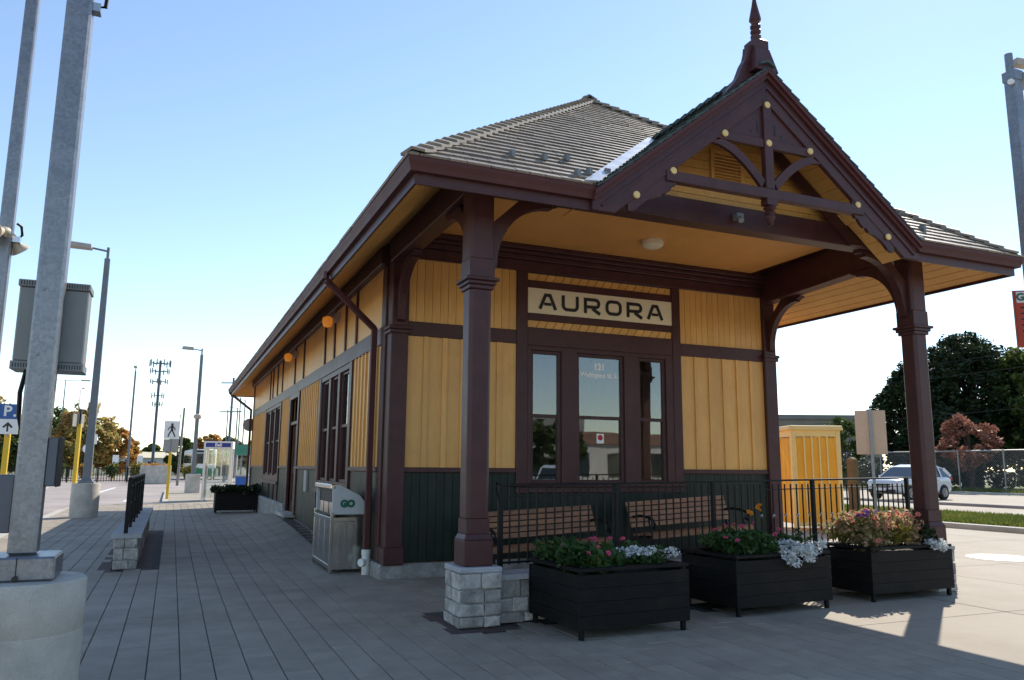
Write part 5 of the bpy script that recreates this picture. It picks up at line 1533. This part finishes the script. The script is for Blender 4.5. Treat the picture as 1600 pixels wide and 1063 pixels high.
# ---- trees ----------------------------------------------------------------------------------
def make_tree(label, loc, h, cr, mat, seed, name='tree', trunk_h=.25, n=110, per=80, leaf=.22, squash=1.0, group=None, low=False, clump=.2):
    rs = random.Random(seed)
    t = thing(name, label, 'tree', loc, 0, group)
    tr = MB(); r0 = h*.022
    tr.tube([(0,0,-.1),(rs.uniform(-.1,.1),rs.uniform(-.1,.1),h*.25),(rs.uniform(-.2,.2),rs.uniform(-.2,.2),h*.55),(0,0,h*.85)], [r0*1.3,r0,r0*.6,r0*.15], 8)
    zc0 = h*(.08 if low else trunk_h); zc = (zc0+h)/2; hz = (h-zc0)/2
    cen, rad = [], []
    for i in range(n):
        while True:
            p = [rs.uniform(-1,1) for _ in range(3)]
            q = math.sqrt(sum(a*a for a in p))
            if .25 < q < 1: break
        f = q**.35/q*.92
        k = cr*(1-.25*max(0,p[2]))
        x, y, z = p[0]*f*k, p[1]*f*k*squash, zc+p[2]*f*hz
        cen.append((x,y,z)); r_ = cr*clump*rs.uniform(.6,1.35); rad.append((r_,r_,r_*.75))
        if i % 5 == 0:
            b0 = (0,0,max(h*.12, z*.55)); tr.tube([b0,((x+b0[0])*.5,(y+b0[1])*.5,(z+b0[2])*.5-.1),(x,y,z)], [r0*.45,r0*.28,r0*.08], 5)
    tr.build('trunk', M['bark'], t, off=(0,0,0))
    leaf_cloud('crown', cen, rad, per, leaf, mat, t, seed)
    return t
right_trees = [((54.6,44.6),10.4,3.7,'leaf_dark','dense dark tree nearest the beige building'),
    ((57.5,43.2),12.4,4.4,'leaf_dark','tall dark tree behind the chain link fence right of the column'),
    ((60.0,44.0),12.8,4.8,'leaf_dark','tallest dark tree in the middle of the right-hand mass'),
    ((61.0,39.0),11.6,4.6,'leaf_green','loose sunlit green tree rising behind the orange sign'),
    ((66.0,37.5),12.6,5.0,'leaf_dark','dark tree at the far right edge of the mass'),
    ((52.5,41.0),6.0,3.4,'leaf_dark','low dark tree close behind the fence')]
for i, ((x, y), h, cr, mt, lb) in enumerate(right_trees):
    make_tree(lb, (x,y,.15), h, cr, M[mt], 40+i, n=230, per=75, leaf=.19, low=True, clump=.16, group='dark trees behind the fence')
make_tree('small yellowish green tree left of the sign back', (45.2,43.8,.15), 5.3, 1.7, M['leaf_green'], 51, n=60, per=60, leaf=.13, low=True)
make_tree('small red brown leaved tree behind the car', (47.6,35.4,.15), 5.1, 1.9, M['leaf_redbrown'], 52, n=60, per=60, leaf=.13, low=False)
# undergrowth behind the fence
us = [(47.5+rnd.uniform(0,8), rnd.uniform(18,60), rnd.uniform(.5,2.0), rnd.uniform(.7,1.5), rnd.uniform(.6,1.3)) for _ in range(120)]
tag(leaf_cloud('undergrowth', [c[:3] for c in us], [(c[3],c[3],c[4]) for c in us], 110, .17, M['leaf_dark'], None, 61), 'dark tangled undergrowth behind the chain link fence', 'shrubs', kind='stuff')
# beige building behind
bd = thing('flat_roofed_building', 'long beige flat roofed building beyond the yellow enclosure', 'building', (62, 66, 0), R(-24))
MB().box(-16, 9, 0, 14, 0, 6.9).build('wall', M['beige_wall'], bd)
MB().box(-16.2, 9.2, -.2, 14.2, 6.9, 7.4).build('roof', M['greyroof'], bd)
for k in range(6): MB().box(-14+k*3.6, -12.2+k*3.6, -.06, -.01, 2.6, 4.2).build('window', M['farglass'], bd)
MB().box(-9, -7, 3, 5, 7.4, 7.9).build('roof_vent', M['greyroof'], bd)
# overhead wires
for i, (z0, z1) in enumerate(((9.2,8.6),(8.4,7.7),(5.9,5.5))):
    pts = [(43, 75-k*6.2, z0+(z1-z0)*k/10-.9*math.sin(PI*k/10)) for k in range(11)]
    tag(MB().tube(pts, .012, 4).build('overhead_wire', M['black']), ('highest','middle','lowest')[i]+' thin overhead wire crossing the dark trees', 'wire', 'overhead wires')

# ================================================================== LEFT BACKGROUND
def lamp_post(label, loc, h, base, grp, rz=0, ball=False):
    t = thing('lamp_post', label, 'lamp post', loc, rz, grp)
    if base == 'round': MB().lathe([(.37,-.1),(.37,.93),(.36,.95)], (0,0,0), 28).build('concrete_base', M['concrete'], t, smooth=True)
    elif base == 'square': MB().box(-.36, .36, -.36, .36, -.1, 1.0).build('concrete_base', M['concrete'], t, bevel=.02)
    zb = .95 if base else 0
    MB().box(-.20, .20, -.20, .20, zb, zb+.05).quadbox([(-.17,-.17,zb+.05),(.17,-.17,zb+.05),(.17,.17,zb+.05),(-.17,.17,zb+.05),(-.12,-.12,zb+.14),(.12,-.12,zb+.14),(.12,.12,zb+.14),(-.12,.12,zb+.14)]).build('base_plate', M['lamp_pole'], t)
    MB().quadbox([(-.11,-.11,zb),(.11,-.11,zb),(.11,.11,zb),(-.11,.11,zb),(-.075,-.075,h-.35),(.075,-.075,h-.35),(.075,.075,h-.35),(-.075,.075,h-.35)]).build('shaft', M['lamp_pole'], t, bevel=.01)
    MB().tube([(0,0,h-.36),(0,0,h)], .04, 8).build('tenon', M['lamp_pole'], t)
    MB().tube([(0,0,h-.12),(-.45,0,h-.06)], .03, 8).build('arm', M['lamp_pole'], t)
    MB().quadbox([(-1.05,-.17,h-.10),(-.42,-.13,h-.12),(-.42,.13,h-.12),(-1.05,.17,h-.10),(-1.0,-.13,h+.06),(-.44,-.09,h+.04),(-.44,.09,h+.04),(-1.0,.13,h+.06)]).build('lamp_head', M['lamp_head'], t, bevel=.02)
    if ball: MB().lathe([(.05,-.16),(.2,-.08),(.22,0),(.18,.1),(.06,.16)], (0,-.12,4.1), 12).build('junction_box', M['lamp_head'], t, smooth=True)
    return t
lamp_post('nearer grey lamp post on a round concrete base', (-2.22,25.8,0), 7.95, 'round', 'car park lamp posts')
lamp_post('grey lamp post on a white square base beside the phone booth', (1.1,46.4,0), 7.9, 'square', 'car park lamp posts', R(3), ball=True)
lamp_post('distant lamp post with broad pale foot behind the iron fence', (-3.8,82,0), 10.6, None, 'car park lamp posts', R(90))
lp = thing('lamp_post', 'far twin armed lamp post left of the orange trees', 'lamp post', (-12.2,105,0), 0, 'car park lamp posts')
MB().tube([(0,0,0),(0,0,8.5),(0,0,11.2)], .1, 6, .05).build('shaft', M['lamp_pole'], lp); MB().box(-2.6,-1.6,-.15,.15,11.2,11.35).box(1.6,2.6,-.15,.15,11.2,11.35).box(-1.6,1.6,-.04,.04,11.18,11.24).build('lamp_head', M['lamp_head'], lp)
for (x, y, h, lb) in ((.6,120,8.5,'thin far pole right of the pedestrian sign'),(6.5,95,8.0,'thin far pole right of the phone booth'),(7.1,100,9.6,'tallest thin far pole near the green shelter'),(6.2,108,8.6,'thin far pole behind the green roofed shelter'),(8.1,106,9.8,'thin far pole close to the station corner')):
    t = thing('far_pole', lb, 'pole', (x,y,0), 0, 'thin far poles')
    MB().tube([(0,0,0),(0,0,h)], .12, 6, .07).build('shaft', M['lamp_pole'], t); MB().bar((0,0,h-.1),(-1.0,0,h+.1),.1,.06).build('arm', M['lamp_pole'], t)
# cell tower
ct = thing('cell_tower', 'tall blue grey cell tower carrying rings of antennas', 'tower', (-2.9,140,0))
MB().tube([(0,0,0),(0,0,18.4)], .26, 10, .2).build('mast', M['tower'], ct, smooth=True)
for (z, r_, n_, hh) in ((17.9,1.6,9,1.1),(16.6,1.45,7,.9),(14.9,1.3,6,.8),(12.6,.95,5,.9),(11.2,.8,4,.8)):
    rg = MB()
    for k in range(n_):
        a = 2*PI*(k+.3)/n_; rg.bar((0,0,z),(math.cos(a)*r_,math.sin(a)*r_,z),.08,.08)
    rr = rg.build('antenna_frame', M['tower'], ct)
    for k in range(n_):
        a = 2*PI*(k+.3)/n_; MB().cbox((math.cos(a)*r_,math.sin(a)*r_,z), (.16,.16,hh)).build('antenna', M['lamp_pole'], rr)
# utility poles
for (x, y, h, lb) in ((5.2,86,10.5,'dark utility pole with crossarms left of the station eave'),(.45,62,5.6,'leaning plain wooden pole right of the pedestrian sign')):
    t = thing('utility_pole', lb, 'utility pole', (x,y,0))
    MB().tube([(0,0,0),(.1,0,h)], .15 if y > 80 else .10, 8, .1 if y > 80 else .07).build('shaft', M['palewood'] if y < 80 else M['tower'], t)
    if y > 80:
        for z in (h-.6, h-3.6): MB().bar((-1.1,0,z),(1.1,0,z+.1),.1,.12).build('crossarm', M['tower'], t)
        MB().tube([(.35,0,h-1.9),(.35,0,h-1.1)], .2, 8).build('transformer', M['tower'], t)
# signs on yellow posts
def yellow_post(t, h, w=.09): return MB().box(-w/2, w/2, -w/2, w/2, 0, h).build('yellow_post', M['yellowpost'], t, bevel=.006)
ps = thing('parking_sign', 'blue P parking sign with black arrow plate on yellow post', 'sign', (-3.5,21.1,0), R(-4))
yellow_post(ps, 2.2, .11)
MB().box(-.21, .21, -.10, -.085, 2.50, 2.84).build('sign_panel', M['signblue'], ps); MB().box(-.21, .21, -.10, -.085, 2.155, 2.495).build('arrow_panel', M['sign_white'], ps)
MB().box(-.02, .02, -.085, -.07, 2.1, 2.86).build('sign_bracket', M['galv'], ps)
text_part('P', .33, M['sign_white'], ps, facing((-.03,-.103,2.67), (1,0,0), (0,0,1)), extrude=.001, offset=.008)
text_part('♿', .09, M['sign_white'], ps, facing((.12,-.103,2.60), (1,0,0), (0,0,1)), extrude=.001) if False else MB().lathe([(.03,0),(.03,.002)], (.12,-.101,2.58), 12, axis=(0,-1,0)).build('symbol', M['sign_white'], ps)
MB().prism([(-.018,2.21),(.018,2.21),(.018,2.35),(.075,2.29),(.105,2.32),(0,2.43),(-.105,2.32),(-.075,2.29),(-.018,2.35)], 'y', -.104, -.101).build('arrow', M['sign_black'], ps)
s2 = thing('road_sign', 'turned white road sign plates on a tall yellow post', 'sign', (-3.0,30.6,-.05), R(72))
yellow_post(s2, 2.9, .12); MB().box(-.03,.03,-.03,.03,2.9,4.15).build('sign_bracket', M['sign_black'], s2)
MB().prism([(-.35,3.5),(-.25,3.4),(.25,3.4),(.35,3.5),(.35,4.0),(.25,4.1),(-.25,4.1),(-.35,4.0)], 'y', -.07, -.05).build('sign_panel', M['sign_white'], s2)
MB().box(-.42,.42,.05,.07,2.8,3.25).build('sign_panel', M['sign_grey'], s2)
s3 = thing('road_sign', 'small white signs on a short yellow post beyond the lamp post', 'sign', (-4.9,58,-.13))
yellow_post(s3, 1.9, .26); MB().box(-.03,.03,-.03,.03,1.9,3.6).build('sign_bracket', M['galv'], s3)
MB().box(-.22,.30,-.06,-.04,2.9,3.55).build('sign_panel', M['sign_white'], s3); MB().lathe([(.3,0),(.3,.02)], (-.2,-.06,2.6), 14, axis=(0,-1,0)).build('sign_disc', M['sign_white'], s3)
for (x, y, lb) in ((-5.6,95,'tiny white sign on yellow post left of the fence gap'),(-3.4,100,'tiny sign on yellow post near the concrete planter'),(-13.5,98,'tiny parking sign below the twin armed lamp post'),(8.6,75,'tiny white sign on yellow post right of the phone booth')):
    t = thing('far_sign', lb, 'sign', (x,y,-.13), 0, 'tiny far signs'); yellow_post(t, 1.7, .2); MB().box(-.3,.3,-.14,-.11,1.7,2.6).build('sign_panel', M['sign_white'], t)
pd_ = thing('pedestrian_sign', 'white walking pedestrian sign on a yellow post', 'sign', (-.1,38.2,0), R(-3))
yellow_post(pd_, 2.2, .12)
MB().box(-.32,.32,-.09,-.07,2.62,3.42).build('sign_panel', M['sign_white'], pd_); MB().box(-.31,.31,-.08,-.065,2.06,2.61).build('tab_panel', M['sign_grey'], pd_); MB().box(-.03,.03,-.10,-.09,2.06,2.6).build('sign_bracket', M['galv'], pd_)
fg = MB(); yq = -.094
fg.lathe([(.052,0),(.052,.003)], (.0,yq+.002,3.27), 14, axis=(0,-1,0))
def limb(a, b, w_): fg.bar((a[0],yq,a[1]),(b[0],yq,b[1]),.004,w_,(0,0,1) if abs(b[0]-a[0]) > abs(b[1]-a[1]) else (1,0,0))
for a, b, w_ in (((.0,3.22),(.0,2.98),.10),((-.02,3.0),(-.10,2.86),.055),((-.10,2.87),(-.14,2.72),.05),((.02,3.0),(.08,2.86),.055),((.08,2.87),(.14,2.72),.05),((-.04,3.18),(-.12,3.10),.04),((-.12,3.11),(-.16,3.02),.04),((.04,3.18),(.12,3.08),.04),((.12,3.09),(.12,3.0),.04)): limb(a, b, w_)
fg.build('pictogram', M['sign_black'], pd_)
# phone booth
pb = thing('phone_booth', 'white framed glass phone booth with blue header', 'phone booth', (1.85,36.4,0), R(-8))
bw, bd_, bh_ = .52, .52, 2.5
for (a, b) in ((-bw,-bd_),(bw,-bd_),(bw,bd_),(-bw,bd_)): MB().box(a-.045,a+.045,b-.045,b+.045,0,bh_-.32).build('frame_post', M['white'], pb, bevel=.006)
MB().box(-bw-.06,bw+.06,-bd_-.06,bd_+.06,bh_-.319,bh_).build('header', M['white'], pb, bevel=.01)
MB().box(-bw+.02,bw-.02,-bd_-.068,-bd_-.061,bh_-.25,bh_-.07).build('blue_panel', M['bellblue'], pb)
text_part('Bell', .19, M['sign_white'], pb, facing((0,-bd_-.071,bh_-.16), (1,0,0), (0,0,1)), extrude=.002, offset=.006)
for x in (-.17,.17): MB().box(x-.02,x+.02,-bd_-.02,-bd_+.02,.12,bh_-.32).build('mullion', M['white'], pb)
MB().box(-bw+.045,bw-.045,-bd_-.01,-bd_,.12,bh_-.33).build('pane', M['boothglass'], pb); MB().box(-bw+.045,bw-.045,bd_,bd_+.01,.12,bh_-.33).build('pane', M['boothglass'], pb)
MB().box(-bw-.01,-bw,-bd_+.045,bd_-.045,.12,bh_-.33).build('pane', M['boothglass'], pb)
MB().box(-.02,.30,.25,.48,1.05,1.65).build('telephone', M['box_dark'], pb, bevel=.02); MB().box(-.4,.4,.2,.45,.85,.9).build('shelf', M['steel_box'], pb)
# iron fence far left
ir = thing('iron_fence', 'long black iron fence in front of the autumn trees', 'fence', (-7,78,-.13))
OFF = [-7,78,-.13]
MB().box(-20,-1.2,77.97,78.03,1.12,1.18).build('top_rail', M['black'], ir); MB().box(-20,-1.2,77.97,78.03,.05,.11).build('bottom_rail', M['black'], ir)
for k in range(90): piece('picket', M['black'], ir, (-19.9+k*.21, 78, .58), (.05,.03,1.2))
for k in range(9): piece('fence_post', M['black'], ir, (-19.9+k*2.33, 78, .6), (.1,.1,1.4))
OFF = [0,0,0]
# concrete planter with orange flowers
cp_ = thing('concrete_planter', 'pale concrete planter topped with orange flowers beside the iron fence', 'planter', (-1.2,73.5,-.13))
MB().box(-1.2,1.2,-.6,.6,0,1.55).build('box', M['concrete'], cp_, bevel=.05)
tag(leaf_cloud('flowers', [(rnd.uniform(-1,1),rnd.uniform(-.4,.4),1.6) for _ in range(14)], [(.25,.25,.16)]*14, 40, .07, M['leaf_orange'], cp_, 71), kind='stuff')
# hedge shrubs behind the fence
for i, (x, r_, mt, lb) in enumerate(((-3.0,.8,'leaf_yellow','round yellow green shrub left of the concrete planter'),(1.6,.85,'leaf_yellow','round yellow green shrub right of the pedestrian sign'),(-5.2,.75,'leaf_green','round green shrub behind the iron fence'),(-7.5,.8,'leaf_orange','round orange tinged shrub behind the iron fence'),(-9.6,.8,'leaf_green','left green shrub behind the iron fence'))):
    t = thing('shrub', lb, 'shrub', (x,84,-.1), 0, 'shrubs behind the iron fence')
    leaf_cloud('foliage', [(rnd.uniform(-.4,.4)*r_,rnd.uniform(-.4,.4)*r_,.9+rnd.uniform(-.4,.7)*r_) for _ in range(12)], [(r_*.6,)*3]*12, 60, .12, M[mt], t, 80+i)
    MB().tube([(0,0,0),(0,0,1)], .05, 6).build('stem', M['bark'], t)
# trees left
left_trees = [((-20.5,110),9.6,4.6,'leaf_autumn','autumn tree at the far left behind the parking sign'),((-14.8,118),9.0,4.0,'leaf_green','green tree behind the big galvanised pole'),((-9.4,104),9.0,3.5,'leaf_autumn','big orange and green autumn tree behind the lamp post'),
    ((-6.4,106),6.0,2.6,'leaf_orange','rounded orange tree at the right of the autumn group'),((-16.8,100),6.5,3.2,'leaf_green','dark green tree low behind the iron fence'),((-11.8,112),7.6,3.4,'leaf_green','dark green tree between the two autumn trees'),
    ((5.0,128),6.4,2.8,'leaf_orange','orange tree behind the phone booth'),((8.6,135),6.2,3.0,'leaf_green','green tree behind the phone booth roof'),((11.6,122),5.6,2.5,'leaf_autumn','autumn tree beside the station eave'),((.9,110),5.6,2.0,'leaf_green','narrow green tree behind the wooden pole'),((-3.4,150),5.2,2.2,'leaf_green','far small green tree beside the cell tower')]
for i, ((x, y), h, cr, mt, lb) in enumerate(left_trees):
    make_tree(lb, (x,y,-.13), h, cr, M[mt], 90+i, n=80, per=70, leaf=.26, low=True, group='trees beyond the car park')
# white low building, hills
wb = thing('white_building', 'long low white building behind the shrubs', 'building', (-5,146,0))
MB().box(-4.5,6,0,10,0,2.6).build('wall', M['whitewall'], wb); MB().quadbox([(-4.8,-.3,2.6),(6.3,-.3,2.6),(6.3,10.3,2.6),(-4.8,10.3,2.6),(-4.3,2,3.6),(5.8,2,3.6),(5.8,8,3.6),(-4.3,8,3.6)]).build('roof', M['sign_cream'], wb)
for k in range(4): MB().box(-3.5+k*2.4,-2.3+k*2.4,-.06,-.01,1,2).build('window', M['farglass'], wb)
trk = thing('parked_trailer', 'white box trailer parked at the far left behind the fence', 'trailer', (-21.5,92,-.13))
MB().box(-4,3.2,0,2.4,1.0,3.6).build('cargo_box', M['whitewall'], trk, bevel=.05)
for k in range(7): MB().box(-3.6+k,-3.55+k,-.03,0,1.05,3.55).build('panel_rib', M['sign_grey'], trk)
for x in (-3,-2,2.2): MB().lathe([(.5,-.15),(.5,.15)], (x,.2,.5), 16, axis=(0,1,0)).build('wheel', M['tyre'], trk)
sg = [(-900+i*45, 900, 0) for i in range(41)]
hl = MB(); rs_h = random.Random(9)
for i, (x, y, z) in enumerate(sg): hl.v += [(x,y,-2),(x,y+rs_h.uniform(0,8),9+rs_h.uniform(-3,5)+6*math.sin(i*.7)),(x,y+200,-2)]
for i in range(len(sg)-1): hl.f += [(3*i,3*i+3,3*i+4,3*i+1),(3*i+1,3*i+4,3*i+5,3*i+2)]
tag(hl.build('hills', M['hill']), kind='structure')
# bus
bu = thing('parked_bus', 'white and green bus half hidden behind the phone booth', 'bus', (3.2,92,-.13), R(4))
MB().box(-1.25,1.25,0,10,.95,3.3).build('body', M['white'], bu, bevel=.12); MB().box(-1.262,1.262,-.012,10.012,.35,1.3).build('lower_body', M['busgreen'], bu, bevel=.05)
MB().box(-1.1,1.1,-.03,-.01,1.75,2.85).build('windscreen', M['carglass'], bu, bevel=.05); MB().box(-.9,.9,-.04,-.02,2.95,3.2).build('destination_board', M['sign_black'], bu)
for k in range(6): MB().box(-1.275,-1.255,.6+k*1.5,1.9+k*1.5,1.8,2.8).build('side_window', M['carglass'], bu)
for y in (1.8,7.5):
    for s in (-1,1): MB().lathe([(.48,-.15),(.48,.15)], (s*1.15,y,.48), 18, axis=(1,0,0)).build('wheel', M['tyre'], bu)
for s in (-1,1): MB().box(s*.95-.14,s*.95+.14,-.03,-.0,1.0,1.2).build('headlight', M['clearlamp'], bu)
# shelter
sl_ = thing('bus_shelter', 'glazed shelter with green hipped roof beside the station corner', 'shelter', (6.35,82,-.13))
for (a, b) in ((-1.6,-1),(1.6,-1),(1.6,1),(-1.6,1)): MB().box(a-.08,a+.08,b-.08,b+.08,0,2.6).build('frame_post', M['lamp_pole'], sl_)
MB().quadbox([(-1.9,-1.3,2.6),(1.9,-1.3,2.6),(1.9,1.3,2.6),(-1.9,1.3,2.6),(-.9,-.3,3.6),(.9,-.3,3.6),(.9,.3,3.6),(-.9,.3,3.6)]).build('roof', M['green_roof'], sl_)
MB().box(-1.5,1.5,.98,1.0,.2,2.4).build('pane', M['boothglass'], sl_)
for k in range(2): MB().box(-.6+k*1.1,-.5+k*1.1,-1.05,-.95,0,2.6).build('mullion', M['white'], sl_)
# blue bin and rocks
bb_ = thing('blue_bin', 'blue bin with pale lid beyond the far end of the station', 'bin', (3.72,47.5,0), R(-10))
MB().quadbox([(-.28,-.28,0),(.28,-.28,0),(.28,.28,0),(-.28,.28,0),(-.34,-.34,.85),(.34,-.34,.85),(.34,.34,.85),(-.34,.34,.85)]).build('body', M['bluebin'], bb_, bevel=.02); MB().box(-.37,.37,-.37,.37,.85,.95).build('lid', M['sign_grey'], bb_, bevel=.03)
def rock(label, loc, s, seed):
    rs = random.Random(seed); m_ = MB(); n = 10
    pr_ = [(.35,0),(.95,.08),(1.0,.4),(.8,.75),(.45,.95),(.05,1.0)]
    m_.lathe([(r_*s, h_*s*.8) for r_, h_ in pr_], (0,0,0), n)
    m_.v = [(a*rs.uniform(.8,1.2), b*rs.uniform(.8,1.2), c*rs.uniform(.85,1.15)) for a, b, c in m_.v]
    o = m_.build('boulder', M['rock']); o.location = loc
    return tag(o, label, 'rock', 'boulders beyond the station')
rock('larger grey boulder below the blue bin', (3.05,40.0,-.02), .62, 1); rock('smaller grey boulder in front of the blue bin', (3.75,37.0,-.02), .4, 2)

# ================================================================== BEHIND THE CAMERA (mirrored in the windows)
bk = thing('brick_building', 'brick building with pale ground floor across the road behind the viewer', 'building', (34,-34,0))
MB().box(-20,16,-12,0,0,3.4).build('wall', M['whitewall'], bk); MB().box(-20.2,16.2,-12.2,.2,3.4,4.3).build('upper_wall', M['brickwall'], bk); MB().box(-20.4,-4,-12.4,.4,4.3,5.4).build('parapet', M['greyroof'], bk)
for k in range(8): MB().box(-18.5+k*4.2,-16+k*4.2,.01,.06,.8,2.7).build('window', M['farglass'], bk)
for i, (x, h, lb) in enumerate(((12,6.5,'roadside tree at the left end of the brick building'),(22,4.6,'shortest roadside tree before the brick building'),(36,7,'tallest roadside tree before the brick building'),(44,6.0,'roadside tree at the right end of the brick building'))):
    make_tree(lb, (x,-24,0), h, 2.6, M['leaf_green'], 200+i, n=50, per=50, leaf=.3, group='trees behind the viewer')
make_car('parked_car', 'white car parked behind the viewer', (15.5,-9.5,0), R(-60), M['carpaint'])
sheet('road', [(-3.1,-60),(60,-60),(60,-40.01),(19.19,-40.01),(19.19,-9.01),(-3.1,-9.01)], -.02, M['road'])
